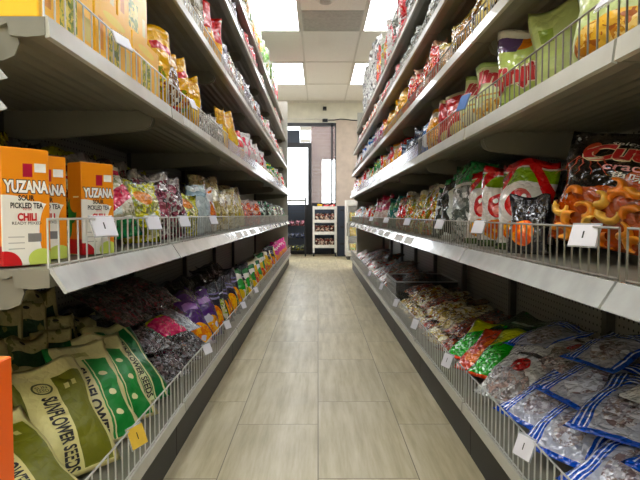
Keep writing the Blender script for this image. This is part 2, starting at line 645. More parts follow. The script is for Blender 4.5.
# outside the window
struct('exterior_ground', box_bm(-9, 9, Y1 + .1, 24, -0.1, -0.02), M_ground)
bm = bmesh.new()
add_box(bm, wx(311) * 1.13, wx(322) * 1.12, Y1 + 1.2, Y1 + 1.6, -.02, 3.4)
add_box(bm, wx(322) * 1.12, 3.0, Y1 + 1.2, Y1 + 1.6, wz(158) + .12, 3.4)
struct('exterior_brick_pier', bm, M_brick)

# things on the far wall
cam_r = empty('wall_mounted_camera', (wx(324.6), Y1, wz(110.5)))
tag(cam_r, 'small dark security camera on the cream wall above the window', 'security camera')
mesh_obj('bracket', box_bm(-.02, .02, -.02, 0, -.02, .05, .003), M_white, cam_r)
mesh_obj('camera_body', box_bm(-.035, .035, -.13, -.02, -.03, .03, .008), M_black, cam_r)
bm = bmesh.new(); add_bar(bm, (0, -.13, 0), (0, -.142, 0), .02, 12); mesh_obj('lens', bm, M_ink, cam_r)
jb = empty('door_sensor', (wx(325), Y1, wz(121.6)))
tag(jb, 'small black sensor box just above the window head', 'sensor')
mesh_obj('housing', box_bm(-.05, .05, -.05, 0, -.025, .03, .008), M_black, jb)
mesh_obj('sensor_eye', box_bm(-.02, .02, -.054, -.049, -.015, .005), M_ink, jb)
bm = bmesh.new()
add_path(bm, [(wx(p), Y1 - .012, wz(q)) for p, q in ((283, 119.3), (295, 119.8), (310, 120.2), (318, 120.4), (324, 120.3))], .008, 6)
tag(mesh_obj('wall_cable', bm, M_white, smooth=True), 'pale cable run along the wall above the door', 'cable')
bm = bmesh.new()
add_path(bm, [(wx(p), Y1 - .022, wz(q)) for p, q in ((328, 121.3), (334, 121.2), (340, 120.3), (345, 120.6), (352, 121.4), (360, 121.6))], .009, 6)
tag(mesh_obj('wall_cable', bm, M_black, smooth=True), 'dark sagging cable along the top of the beige panel', 'cable')

# ceiling lights, grille and detector
light_i = 0
for (lx, side) in ((-0.88, 'left'), (0.5, 'right'), (-2.26, 'added outer left'), (1.88, 'added outer right')):  # outer rows are unseen lamps, added to raise the ambient light on the ceiling
    for k in range(5):
        y = 7.695 - 2.57 * k
        r = empty('ceiling_light', (lx + TX / 2, y + TY / 2, HC))
        where = ['farthest from us, near the window wall', 'second from the window wall', 'third from the window wall',
                 'over the near shelves', 'behind the near shelves'][k]
        tag(r, f'square white fluorescent ceiling panel, {side} row, {where}', 'ceiling light', 'fluorescent panels in the ceiling grid')
        fr = bmesh.new()
        hx, hy = TX / 2 - .013, TY / 2 - .013
        for a in ((-hx, hx, -hy, -hy + .02), (-hx, hx, hy - .02, hy), (-hx, -hx + .02, -hy + .02, hy - .02), (hx - .02, hx, -hy + .02, hy - .02)):
            add_box(fr, a[0], a[1], a[2], a[3], -.014, -.001)
        mesh_obj('frame', fr, M_tbar, r)
        mesh_obj('diffuser', box_bm(-hx + .02, hx - .02, -hy + .02, hy - .02, -.010, -.002), M_light, r)
vr = empty('ceiling_vent', (-.19 + TX / 2, 6.41 - TY / 4, HC))
tag(vr, 'grey ceiling air grille set between two bright light panels', 'ceiling vent')
mesh_obj('grille_panel', box_bm(-TX / 2 + .014, TX / 2 - .014, -TY / 4 + .014, TY / 4 - .014, -.008, -.001), M_vent, vr)
bm = bmesh.new()
for i in range(14):
    yy = -TY / 4 + .03 + i * (TY / 2 - .06) / 13
    add_box(bm, -TX / 2 + .03, TX / 2 - .03, yy - .004, yy + .004, -.014, -.008)
mesh_obj('slats', bm, M_vent, vr)
dt = empty('smoke_detector', (.075, 5.45, HC))
tag(dt, 'pale smoke detector on the ceiling beyond the top edge lights', 'smoke detector')
def lathe_bm(prof, n=24):
    bm = bmesh.new(); rings = []
    for r_, z_ in prof:
        rings.append([bm.verts.new((r_ * math.cos(2 * PI * i / n), r_ * math.sin(2 * PI * i / n), z_)) for i in range(n)])
    for a, b in zip(rings, rings[1:]):
        for i in range(n):
            j = (i + 1) % n
            bm.faces.new((a[i], a[j], b[j], b[i]))
    bm.faces.new(rings[0][::-1]); bm.faces.new(rings[-1])
    bmesh.ops.recalc_face_normals(bm, faces=bm.faces[:])
    return bm
mesh_obj('base_ring', lathe_bm([(.10, -.002), (.10, -.02), (.09, -.028)]), M_white, dt)
mesh_obj('sensor_head', lathe_bm([(.055, -.028), (.06, -.05), (.03, -.062)]), M_vent, dt)

# ================================================================== gondola shelving
LEV = {-1: [.165, .658, 1.075, 1.48, 1.90, 2.21], 1: [.165, .645, 1.012, 1.300, 1.597, 1.90]}
XF = {-1: [.415, .45, .448, .47, .49, .53], 1: [.45, .46, .45, .47, .49, .53]}
XBK = {-1: .97, 1: .92}
TOP = {-1: 2.5, 1: 2.2}
LY = [.9, 1.65, 2.75, 3.85, 4.95, 6.05, 8.2]
RY = [-.01, .82, 1.65, 2.48, 3.31, 4.14, 4.97, 5.80, 6.63, 7.46]
GUARD = [.105, .085, .08, .055, .05, .05]
ORD = ['first', 'second', 'third', 'fourth', 'fifth', 'sixth', 'seventh', 'eighth', 'ninth', 'tenth', 'eleventh', 'twelfth', 'thirteenth',
       'fourteenth', 'fifteenth', 'sixteenth', 'seventeenth', 'eighteenth', 'nineteenth', 'twentieth', 'twenty-first', 'twenty-second',
       'twenty-third', 'twenty-fourth', 'twenty-fifth', 'twenty-sixth', 'twenty-seventh', 'twenty-eighth', 'twenty-ninth', 'thirtieth',
       'thirty-first', 'thirty-second', 'thirty-third', 'thirty-fourth', 'thirty-fifth', 'thirty-sixth']
SIDE = {-1: 'left', 1: 'right'}

def bay(s, y0, y1, i, last):
    L = y1 - y0
    xb = XBK[s]
    root = empty('shelving_bay', (s * .7, y0, 0))
    where = 'nearest the camera' if i == 0 else 'at the far end' if last else ORD[i] + ' bay back'
    tag(root, f'grey steel shop shelving bay of the {SIDE[s]} run, {where}', 'shelving', f'shelving bays of the {SIDE[s]} run')
    def X(a): return s * a - s * .7          # distance from the aisle centre to local x
    def bx(a, b, c, d, e, f, bev=0): return box_bm(X(a), X(b), c, d, e, f, bev)
    mesh_obj('back_panel', bx(xb, xb + .02, 0.002, L - .002, .02, TOP[s]), M_peg, root)
    for yy in ([.0] if not last else [.0, L - .03]):
        bm = bx(xb - .03, xb - .002, yy + .001, yy + .029, .0, TOP[s])
        mesh_obj('upright', bm, M_upright, root)
    if last:
        mesh_obj('end_panel', bx(.46 if s == -1 else .54, xb + .02, L + .001, L + .018, .0, TOP[s] - .05), M_lip, root)
    by0 = -.35 if (s == -1 and i == 0) else 0
    mesh_obj('kick_plate', bx(XF[s][0] + .025, XF[s][0] + .045, by0 + .002, L - .002, 0, LEV[s][0] - .022), M_kick, root)
    dk = mesh_obj('base_deck', bx(XF[s][0] + .004, xb - .004, by0 + .002, L - .002, LEV[s][0] - .02, LEV[s][0]), M_steel, root)
    bm = bmesh.new()
    f0 = XF[s][0]; z = LEV[s][0]
    add_prism(bm, [(X(f0 + .004), z + .004), (X(f0 - .002), z + .004), (X(f0 - .006), z - .024), (X(f0 - .002), z - .028), (X(f0 + .004), z - .02)], 'y', by0 + .004, L - .004)
    mesh_obj('label_holder', bm, M_lip, dk)
    guard(s, 0, X, L, dk, near=y0 < 3.9, by0=by0)
    if s == 1 and i == 0: tiers = (1, 2, 3)
    else: tiers = (1, 2, 3, 4, 5)
    for lv in tiers:
        f = XF[s][lv]; z = LEV[s][lv]
        D = xb - f
        bm = bmesh.new()
        prof = [(0, 0), (D - .006, 0), (D - .006, -.014)]
        d = D - .03
        while d > .075:
            prof += [(d, -.010), (d - .010, -.010), (d - .013, -.015), (d - .023, -.015)]
            d -= .036
        prof += [(.062, -.010), (.058, -.030), (.03, -.033), (.0, -.030)]
        add_prism(bm, [(X(f + a), z + b) for a, b in prof], 'y', .002, L - .002)
        sh = mesh_obj('shelf', bm, M_steel, root)
        if lv == 1: lip = [(.001, .003), (-.004, .003), (-.030, -.038), (-.024, -.041), (.001, -.004)]
        else: lip = [(.001, .002), (-.004, .002), (-.008, -.032), (.001, -.034)]
        bm = bmesh.new()
        add_prism(bm, [(X(f + a), z + b) for a, b in lip], 'y', .004, L - .004)
        mesh_obj('label_holder', bm, M_holder if lv == 1 else M_lip, sh)
        for yy in (.012, L - .016):
            bm = bmesh.new()
            add_prism(bm, [(X(f + .055), z - .012), (X(xb - .03), z - .012), (X(xb - .03), z - .10), (X(xb - .12), z - .098), (X(f + .075), z - .068), (X(f + .056), z - .060), (X(f + .048), z - .040)], 'y', yy, yy + .004)
            mesh_obj('bracket', bm, M_steel, sh)
        guard(s, lv, X, L, sh, near=y0 < (3.0 if lv > 2 else 3.9))
        strip = None
        if s == 1 and lv == 1 and y0 > 2.0: strip = [(.05, .32), (.40, .74)]
        if s == -1 and lv == 1 and y0 > 2.7: strip = [(.1, .3), (.36, .5), (.62, .9)]
        if s == -1 and lv == 2 and i in (1, 4): strip = [(.12, .52)] if i == 1 else [(.1, .9)]
        for a, b in strip or []:
            bm = bmesh.new()
            if lv == 1: q = [(-.0075, -.003), (-.0275, -.034), (-.0283, -.0335), (-.0083, -.0025)]
            else: q = [(-.0060, -.002), (-.0088, -.028), (-.0098, -.028), (-.0070, -.002)]
            add_prism(bm, [(X(f + c), z + e) for c, e in q], 'y', a * L, min(b * L, L - .01))
            mesh_obj('price_strip', bm, M_paper, sh)
    return root

def guard(s, lv, X, L, parent, near, by0=0.0):
    f = XF[s][lv] + .006; z = LEV[s][lv]; h = GUARD[lv]
    plastic = lv == 2 and not near if s == -1 else lv == 2 and parent.parent.location.y > 2.4
    if s == -1 and lv == 2 and parent.parent.location.y > 2.6: plastic = True
    a, b = by0 + .012, L - .010
    if plastic:
        bm = box_bm(X(f), X(f + .002), a, b, z + .001, z + h * .8)
        mesh_obj('plastic_guard', bm, M_lilac, parent)
        return
    bm = bmesh.new()
    r = .0018 if near else .0019
    add_bar(bm, (X(f), a, z + h), (X(f), b, z + h), .0022, 5)
    add_bar(bm, (X(f), a, z + .006), (X(f), b, z + .006), .002, 5)
    n = int((b - a) / ((.038 if s == -1 else .031) if near else .045))
    for k in range(n + 1):
        y = a + (b - a) * k / n
        add_bar(bm, (X(f), y, z + .0015), (X(f), y, z + h), r, 4)
    mesh_obj('wire_guard', bm, M_wire_dull if s == 1 and lv else M_wire, parent)

for i in range(len(LY) - 1): bay(-1, LY[i], LY[i + 1], i, i == len(LY) - 2)
for i in range(len(RY) - 1): bay(1, RY[i], RY[i + 1], i, i == len(RY) - 2)
# ================================================================== lettering inks
I_white = plain('ink_white', 'efece4', 0.5, noise_amt=0.01)
I_red = plain('ink_red', 'c01f24', 0.4, noise_amt=0.03)
I_dred = plain('ink_dark_red', '8e1420', 0.45, noise_amt=0.03)
I_dark = plain('ink_dark', '1c1a16', 0.5, noise_amt=0.02)
I_cream = plain('ink_cream', 'ece2c0', 0.5, noise_amt=0.02)
I_orange = plain('ink_orange', 'ef8a1f', 0.45, noise_amt=0.03)
I_green = plain('ink_green', '2c7a36', 0.45, noise_amt=0.03)
I_maroon = plain('ink_maroon', '9c1c40', 0.45, noise_amt=0.03)
I_pink = plain('ink_pink', 'e9a9ae', 0.45, noise_amt=0.03)

SN = ['c98a3a', 'd9a04a', 'e8b860', 'b06f28']      # tan crisps
PRAWN = ['e8801c', 'f09a28', 'f6b84a', 'd86412', 'f2a63a']
DIM = ['3b3a34', '5d564a', '2a2926', '75705f', '4a2f2a']
CLR = ['8d8a84', 'b9b5ae', '5a5853', 'd6d3cd', '75716a']
DARKC = ['2b2628', '3d3436', '1c1a1c', '57494a', '6b6a6c']

# name: (desc, kind, w, h, t, base, layers, opts)
D = {}
def design(key, desc, kind, w, h, t, base, layers=(), **o):
    D[key] = dict(desc=desc, kind=kind, w=w, h=h, t=t, base=base, layers=layers, o=o, cat=o.pop('cat', None) or 'snack bag', meshes={})

SEALS = [('v', 0.0, .045, 'b8b5ae'), ('v', .955, 1.01, 'b8b5ae')]
# --- yellow tea pouches and others, left third shelf
design('yellow_pouch', 'bright yellow stand-up pouch', 'tea_pouch', .105, .205, .06, 'e3b021', [('v', .12, .42, 'caa033'), ('food', .5, .35, .28, .16, ['b9742a', '7c8a2e', 'e6c46a', '8a4a22'], 60), ('rect', .2, .8, .7, .8, 'c0392b')], cat='pouch')
design('plain_yellow', 'slim plain yellow pouch', 'tea_pouch', .085, .19, .05, 'dfae1c', [('v', .86, .90, 'c68f10'), ('e', .5, .42, .25, .2, 'e9c545')], cat='pouch')
design('brown_window', 'yellow pouch with clear window and brown contents', 'tea_pouch', .10, .19, .065, 'd9a62a', [('food', .5, .5, .36, .30, ['6b4a2e', '8d6a44', 'd9d2c4', '4a3422'], 50), ('v', 0, .2, 'b33a24')], cat='pouch')
design('clear_grey', 'clear bag of grey dried food', 'food_bag', .12, .13, .06, ('mottle', CLR, 45), [('v', .84, .95, 'c9c7c2')], rough=.12, crinkle=.9, coat=.8, cat='plastic bag')
design('pink_white', 'white pack with pink flowers', 'snack_bag', .11, .19, .06, 'e3dcd6', [('blot', 26, .56, 'cf4a66'), ('v', .8, .98, 'c93a50'), ('v', 0, .25, 'dcd8d8')])
design('red_white', 'red and white snack bag', 'snack_bag', .12, .19, .06, 'c42b2f', [('v', .2, .5, 'e9e2d8'), ('food', .5, .3, .3, .14, SN, 60), ('diag', .6, 1.0, 1.12, 'e8dfd2')])
design('green_small', 'green snack bag with white panel', 'snack_bag', .12, .18, .055, '2f7d3d', [('e', .5, .45, .33, .25, 'e4e6d2'), ('food', .5, .4, .22, .14, ['c6a14a', '8aa84a', 'd9c887'], 60), ('v', .85, .92, 'd9d24a')])
design('mixed_far', 'white pack with green and red print', 'snack_bag', .12, .18, .055, 'ddd9cf', [('blot', 18, .57, '3e7d45'), ('blot', 27, .6, 'bf3a34'), ('v', .86, 1.01, 'b9c8a0')])
# --- crinkled clear ones for the upper shelves
design('beige_clear', 'clear crinkled bag of beige snacks', 'snack_bag', .14, .13, .07, ('mottle', ['a39a88', 'c9c1ae', '7d7466', 'dcd7ca', '8f7f66'], 48), [('v', .86, 1.01, 'c6c2b8'), ('blot', 16, .63, 'b9503c')], rough=.12, crinkle=1.0, coat=.9)
design('red_yellow', 'tall red and yellow snack bag', 'snack_bag', .13, .22, .06, 'd9a32a', [('v', .52, 1.01, 'b3242c'), ('blot', 20, .62, 'd6cfc0')])
design('grey_lilac', 'grey lilac crinkled bag', 'snack_bag', .13, .12, .06, ('mottle', ['8e8c98', 'b7b5c2', '6a6874', 'd9d8e0', '504e58'], 44), [('v', .88, 1.01, 'b9b8c4')], rough=.12, crinkle=1.0, coat=.9)
design('black_white', 'black and silver crinkled foil bag', 'snack_bag', .14, .24, .07, ('mottle', ['3a3a3c', 'b4b4b2', 'dededb', '77777a', '1f1f22', 'c9c9c6'], 34), [('v', .93, 1.01, 'c9c9c6')], rough=.15, crinkle=1.0, metal=.35, coat=.6)
design('white_green', 'fluffy white and green snack bag', 'snack_bag', .20, .27, .11, ('mottle', ['e2e4dc', 'c2d0b8', 'f0efe8', '9db68f', 'd8dccf'], 26), [('e', .5, .62, .3, .12, '6f9f4e'), ('food', .5, .3, .3, .14, ['d6b05c', 'e9d9a2', 'a8b878'], 40)], rough=.2, crinkle=.8)
design('yellow_white', 'fluffy yellow and white snack bag', 'snack_bag', .20, .27, .11, 'e6dfc0', [('v', .5, .78, 'd9c23a'), ('food', .5, .3, .33, .18, ['e0a83a', 'f0d890', 'c9781e'], 36), ('blot', 12, .6, 'e9ebe4')], crinkle=.7)
design('orange_red', 'fluffy orange and red snack bag', 'snack_bag', .20, .26, .11, 'd9531e', [('v', .55, .8, 'b3201c'), ('food', .5, .3, .33, .2, ['e8882a', 'f0c060', 'e7e0d0'], 36)], crinkle=.7)
design('green_leaf', 'pale green snack bag', 'snack_bag', .18, .25, .10, '9cba7e', [('blot', 14, .55, '5d8a4e'), ('v', .86, 1.01, 'dfe6d2'), ('blot', 24, .64, 'efeee6')], crinkle=.7)
design('red_pink', 'red and pink snack bag', 'snack_bag', .17, .25, .09, 'd9646a', [('blot', 14, .56, 'c22a34'), ('blot', 22, .62, 'efe2dd')], crinkle=.7)
design('white_pink', 'white snack bag with pink and red marks', 'snack_bag', .17, .25, .09, 'e3dcda', [('blot', 16, .58, 'c98f98'), ('blot', 24, .62, 'b8323a'), ('v', .88, 1.01, 'cfc9c6')], crinkle=.8)
design('white_blackpat', 'white foil bag with black leaf pattern', 'snack_bag', .19, .26, .10, 'dcdbd8', [('blot', 20, .56, '3a3a40'), ('blot', 34, .62, '86868c')], crinkle=.7, rough=.2)
# --- left second shelf
design('green_pink', 'clear pack with green, white and pink label', 'vegetable_pack', .17, .21, .09, ('mottle', ['b9b39a', 'd8d3c2', '8c8a6e', 'cfc9b8'], 40), [('v', 0, .2, '1f6f3e'), ('v', .2, .23, 'e9e6dc'), ('rect', .1, .62, .26, .72, 'cdd8d2'), ('diag', -.4, .12, .34, 'b8264a'), ('v', .86, .93, 'b8264a')], rough=.14, crinkle=.7, coat=.8, cat='food pack')
design('yellow_green_leaf', 'clear bag of yellow-green pickles', 'vegetable_pack', .13, .17, .07, ('mottle', ['a8a83a', 'c9c45a', '6f7a2e', 'd9d3a0', '8b8a60'], 45), [('e', .5, .75, .25, .12, 'd88a2a')], rough=.12, crinkle=.8, coat=.8, cat='food pack')
design('dark_red_clear', 'clear bag of dark red dried fruit', 'dried_fruit_bag', .15, .20, .09, ('mottle', ['5a2430', '8a4450', '2f1c20', 'a59a96', '743040', 'c9c2bf'], 42), [('v', .88, 1.01, 'a8a19c')], rough=.1, crinkle=1.0, coat=.9, cat='food bag')
design('white_orange', 'white sachet with orange picture', 'snack_bag', .11, .19, .05, 'ddd9d3', [('food', .5, .4, .34, .24, ['d87a24', 'e8a04a', 'b3521e'], 45), ('v', .86, .92, 'c9702a')])
design('grey_blue', 'pale grey-blue sachet', 'snack_bag', .11, .20, .05, 'b9c4c4', [('blot', 18, .58, 'dfe4e2'), ('v', .8, .9, '8aa0a6')])
design('noodle', 'large clear bag of cream noodles', 'noodle_bag', .22, .24, .10, ('mottle', ['dccfa0', 'c4b37c', 'ebe3c4', 'a89660', 'd6c68c'], 30), [('v', .9, 1.01, 'c9bf98'), ('rect', .25, .75, .55, .8, 'e9e3cc'), ('e', .5, .25, .2, .08, 'cdb84a')], rough=.12, crinkle=.8, coat=.9, cat='noodle bag')
design('orange_carrot', 'clear bag of orange dried pieces', 'food_bag', .15, .18, .07, ('mottle', ['c9521e', 'e07a2e', '8a3214', 'd9b9a0', 'b83a18'], 42), [('v', .87, 1.01, 'b8a294')], rough=.12, crinkle=.9, coat=.8, cat='food bag')
design('dark_green', 'dark green and white food bag', 'food_bag', .15, .18, .07, '1d3d2c', [('blot', 16, .58, 'c9d6cc'), ('blot', 28, .62, '2f8a5a')], cat='food bag')
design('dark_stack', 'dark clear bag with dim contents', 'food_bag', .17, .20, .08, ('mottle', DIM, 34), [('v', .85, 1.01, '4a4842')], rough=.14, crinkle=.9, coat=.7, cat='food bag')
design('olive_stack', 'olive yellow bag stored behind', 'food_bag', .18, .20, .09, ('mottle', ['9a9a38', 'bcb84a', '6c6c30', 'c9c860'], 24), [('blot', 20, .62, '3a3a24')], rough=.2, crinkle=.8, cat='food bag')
# --- left bottom shelf
SUN = [('v', .86, 1.01, 'cfc592'), ('u', -.1, .10, 'd6cd9c'), ('u', .90, 1.1, 'd6cd9c'), ('rect', .10, .52, .10, .86, '6a6a30'), ('rect', .52, .57, .03, .86, 'd9d2a4'), ('rect', .57, .9, .03, .80, 'd9d2a4')]
design('sunflower_olive', 'olive and cream bag of sunflower seeds', 'sunflower_seed_bag', .185, .285, .06, 'd0c894', [('u', -.1, .11, '5d5e2c'), ('rect', .53, .92, .04, .85, '68692f'), ('rect', .62, .68, .70, .75, 'b9b27c'), ('rect', .72, .78, .71, .76, 'b9b27c'), ('v', .86, 1.01, 'd2c99a')], rough=.5, crinkle=.25, coat=0, wob=.015, cat='seed bag', seal=.05)
design('sunflower_green', 'green and cream bag of sunflower seeds', 'sunflower_seed_bag', .17, .29, .06, 'd4cca0', [('u', -.1, .08, '1b6a36'), ('rect', .52, .90, .03, .80, '1b7a3c'), ('u', .555, .575, 'd9d2aa'), ('e', .70, .22, .07, .03, 'd9d2aa'), ('e', .75, .42, .07, .03, 'd9d2aa'), ('e', .69, .62, .07, .03, 'd9d2aa'), ('rect', .3, .7, .84, .90, 'a8a070')], rough=.45, crinkle=.25, coat=.05, wob=.05, cat='seed bag', seal=.05)
design('sunflower_dark', 'plump dark green bag of sunflower seeds', 'sunflower_seed_bag', .18, .30, .10, '14693a', [('u', .40, .43, 'd9d2aa'), ('u', .45, .60, 'cfd0a8'), ('u', .62, .65, 'd9d2aa'), ('u', .86, .90, 'd9d2aa'), ('v', .9, 1.01, 'cfc89c')], rough=.35, crinkle=.25, coat=.2, wob=.02, cat='seed bag', seal=.05)
design('header_pack', 'cream header packet with dark green print', 'seed_packet', .125, .27, .03, 'c6bd92', [('rect', .12, .88, .68, .84, '2c4a2c'), ('blot', 30, .6, '8a8a5a'), ('v', 0, .62, '6d6b48'), ('e', .5, .945, .07, .016, '1a1a14')], rough=.5, crinkle=.3, coat=0, wob=.015, cat='seed packet')
design('dark_silver', 'crinkled clear bag of black beans', 'bean_bag', .17, .25, .07, ('mottle', DARKC, 50), [('v', .9, 1.01, '77777a'), ('blot', 10, .64, '8a898c')], rough=.08, crinkle=1.0, coat=1.0, cat='food bag')
design('dark_red_pack', 'dim clear bag of dark red beans', 'bean_bag', .17, .25, .07, ('mottle', ['4a2024', '2a1618', '6a3034', '3a2a2a', '574546'], 50), [('v', .9, 1.01, '5a5456')], rough=.1, crinkle=1.0, coat=.9, cat='food bag')
design('pink_pack', 'clear bag with bright pink label', 'bean_bag', .16, .22, .07, ('mottle', DARKC, 50), [('rect', -.1, 1.1, .08, .46, 'c2265a'), ('v', .46, .50, 'd8c06a')], rough=.1, crinkle=.9, coat=.9, cat='food bag')
design('silver_film', 'crumpled silver-white plastic bag', 'plastic_bag', .17, .22, .06, ('mottle', ['b9bcc4', 'd8dae0', '8a8c94', 'e8e9ec', '66686e'], 28), [], rough=.08, crinkle=1.0, coat=1.0, cat='plastic bag')
design('purple_mango', 'purple bag with orange fruit picture', 'dried_fruit_bag', .14, .25, .06, '41205e', [('food', .5, .2, .42, .18, ['e8a024', 'f0b840', 'd9801a'], 34), ('blot', 12, .62, 'd8d4dc'), ('v', .9, 1.01, '2a1a3a'), ('rect', .2, .8, .62, .74, '8a5aa0')], cat='fruit bag')
design('black_mango', 'black bag with yellow-orange fruit picture', 'dried_fruit_bag', .13, .25, .055, '1b1926', [('food', .5, .26, .4, .24, ['e89a1e', 'f2bc3c', 'd97a12'], 34), ('v', .62, .66, '8a84a4'), ('v', .72, .75, '6a648a')], cat='fruit bag')
design('black_green', 'black bag with green and white picture', 'dried_fruit_bag', .13, .24, .055, '191a22', [('foodrect', .14, .86, .14, .56, ['8aa04a', 'c9c48a', 'd8d4c0', '5a7030'], 34), ('v', .66, .69, 'b9b7c4')], cat='fruit bag')
design('green_yellow', 'white, green and yellow fruit bag', 'dried_fruit_bag', .14, .22, .06, 'dcdccb', [('wave', .3, .62, .06, 6.0, '2f8a3a'), ('e', .5, .22, .36, .14, 'e2c02a'), ('v', .84, 1.01, '2a6a34')], cat='fruit bag')
design('yellow_red', 'yellow bag with red fruit picture', 'dried_fruit_bag', .13, .21, .06, 'd9b42c', [('food', .5, .35, .36, .2, ['c4302a', 'e07a2a', 'e9d060'], 34), ('v', .82, 1.01, 'e9e0c0')], cat='fruit bag')
design('pink_end', 'bright pink bag with orange print', 'dried_fruit_bag', .15, .23, .07, 'd23a8a', [('e', .5, .3, .35, .16, 'e8862a'), ('v', .7, .8, 'e9b0cc')], cat='fruit bag')
design('black_stripe', 'black packet with pale silver edge', 'food_packet', .17, .26, .05, '17171a', [('u', -.1, .08, '8e8e90'), ('v', .94, 1.01, '5c5c60')], cat='food packet')
# --- right third shelf
PINK_SEAL = []
design('lime', 'lime green crisp bag', 'crisp_bag', .155, .185, .07, 'c2cd93', [('v', 0, .1, 'a9bb74'), ('rect', .12, .3, .62, .78, '8fa356'), ('v', .44, .50, 'c8d594'), ('v', .20, .22, '8fae5a')], cat='crisp bag', rough=.3, crinkle=.3)
design('white_tan', 'white and lime bag with tan crackers', 'crisp_bag', .17, .20, .075, 'c7d19a', [('food', .5, .22, .42, .22, ['c88a3c', 'd9a04c', 'e8bc6a', 'a8641e', 'f0d090'], 34), ('v', .70, 1.01, 'd8dcc0')], cat='crisp bag', rough=.3, crinkle=.3)
design('lime_orange', 'glossy lime bag with orange and purple top', 'crisp_bag', .15, .185, .075, 'c0cf86', [('v', .74, .9, 'd8843a'), ('rect', .0, .4, .72, .95, '5f4a6e'), ('v', .90, 1.01, 'e4dfd2'), ('v', 0, .16, '9cbb62')], cat='crisp bag', rough=.12, crinkle=.4, coat=.9)
design('cream_red', 'cream crisp bag', 'crisp_bag', .14, .18, .07, 'd8dcae', [('v', .45, .48, 'c9a46a'), ('food', .5, .2, .4, .2, ['d9b070', 'e6cf96', 'c98a48', 'e4ddc0'], 30), ('v', .93, 1.01, 'a4b878')], cat='crisp bag', rough=.3, crinkle=.3)
design('red_cream', 'red crisp bag with cream side', 'crisp_bag', .135, .18, .065, 'b3202a', [('u', .68, 1.1, 'e2d6b0'), ('e', .5, .2, .3, .14, 'e2cf96'), ('v', .93, 1.01, 'd9cfae')], cat='crisp bag', rough=.3, crinkle=.35)
design('blue_white', 'blue and white snack bag', 'snack_bag', .11, .16, .05, '2a5a9c', [('e', .5, .5, .34, .22, 'dfe4e8'), ('v', .84, .94, 'c9d6e4')])
design('tan_orange', 'tan and orange snack bag', 'snack_bag', .13, .17, .06, 'c98a4a', [('food', .5, .35, .4, .25, ['d9923c', 'e8b870', 'a8622a'], 40), ('v', .8, .92, 'e4d8bc')])
design('dark_blue', 'dark blue-grey snack bag', 'snack_bag', .12, .14, .05, '2c3446', [('blot', 18, .58, '8e98a8'), ('v', .86, .93, '5a6a80')])
design('red_orange', 'tall red and orange snack bag', 'snack_bag', .15, .19, .07, 'c8402a', [('food', .5, .34, .42, .28, ['e8922a', 'f0b84a', 'd8641e', 'e9dcc0'], 34), ('v', .84, 1.01, 'c02a2a')])
design('green_bag', 'green snack bag with pale middle', 'snack_bag', .13, .18, .06, '3c8a40', [('e', .5, .4, .34, .24, 'e4e2c4'), ('v', .84, .92, 'c9d06a')])
# --- right fourth shelf
design('brown_fruit', 'clear bag of brown-yellow dried slices', 'dried_fruit_bag', .17, .15, .07, ('mottle', ['9a7020', 'b98a34', '6f4e18', 'd0b050', '85601c'], 24), [('e', .5, .55, .3, .3, 'b98a5a'), ('v', .87, 1.01, 'c9b46a')], cat='fruit bag', rough=.12, crinkle=.7, coat=.9)
design('black_yellow', 'black and yellow bag of dried slices', 'dried_fruit_bag', .14, .19, .06, '26241c', [('foodrect', .14, .86, .25, .85, ['c9a860', '6a4a24', 'e0cc90', '3a2a18'], 26), ('u', -.1, .06, 'e0dcc8')], cat='fruit bag', coat=.8, rough=.15)
design('red_crinkle', 'crinkled red-orange snack bag', 'snack_bag', .15, .13, .06, ('mottle', ['c9301e', 'e0522a', 'b82018', 'e8c0a8', 'd86a3a'], 36), [('v', .88, 1.01, 'd8a890')], crinkle=1.0, rough=.12, coat=.9)
design('yellow_bag', 'yellow snack bag with orange print', 'snack_bag', .16, .17, .08, 'e0ac1e', [('blot', 16, .56, 'e87a1e'), ('v', .0, .24, 'd8b8a0'), ('blot', 26, .63, 'f0d060')], crinkle=.7)
design('pink_lilac', 'pink, lilac and white snack bag', 'snack_bag', .14, .16, .07, ('mottle', ['c98aa8', 'e0d4dc', 'a86a98', 'd8a0b8', 'b84a6a'], 30), [('v', .86, 1.01, 'e0dadd')], crinkle=.8, rough=.15, coat=.8)
# --- right fifth
design('silver_green', 'crinkled silver foil bag with grey-green print', 'snack_bag', .16, .22, .09, ('mottle', ['c9ccc8', '8e9490', 'e4e6e2', '5a605c', 'b4b9b4', 'f0f0ee'], 26), [('v', .93, 1.01, 'd9dbd8'), ('blot', 12, .66, 'b8343a')], rough=.15, crinkle=1.0, metal=.3, coat=.6)
design('orange_white', 'orange and white snack bag', 'snack_bag', .15, .20, .08, 'd8662a', [('blot', 18, .57, 'e8dccb'), ('blot', 28, .62, 'b8341e'), ('v', .86, 1.01, 'e0d8cc')], crinkle=.7)
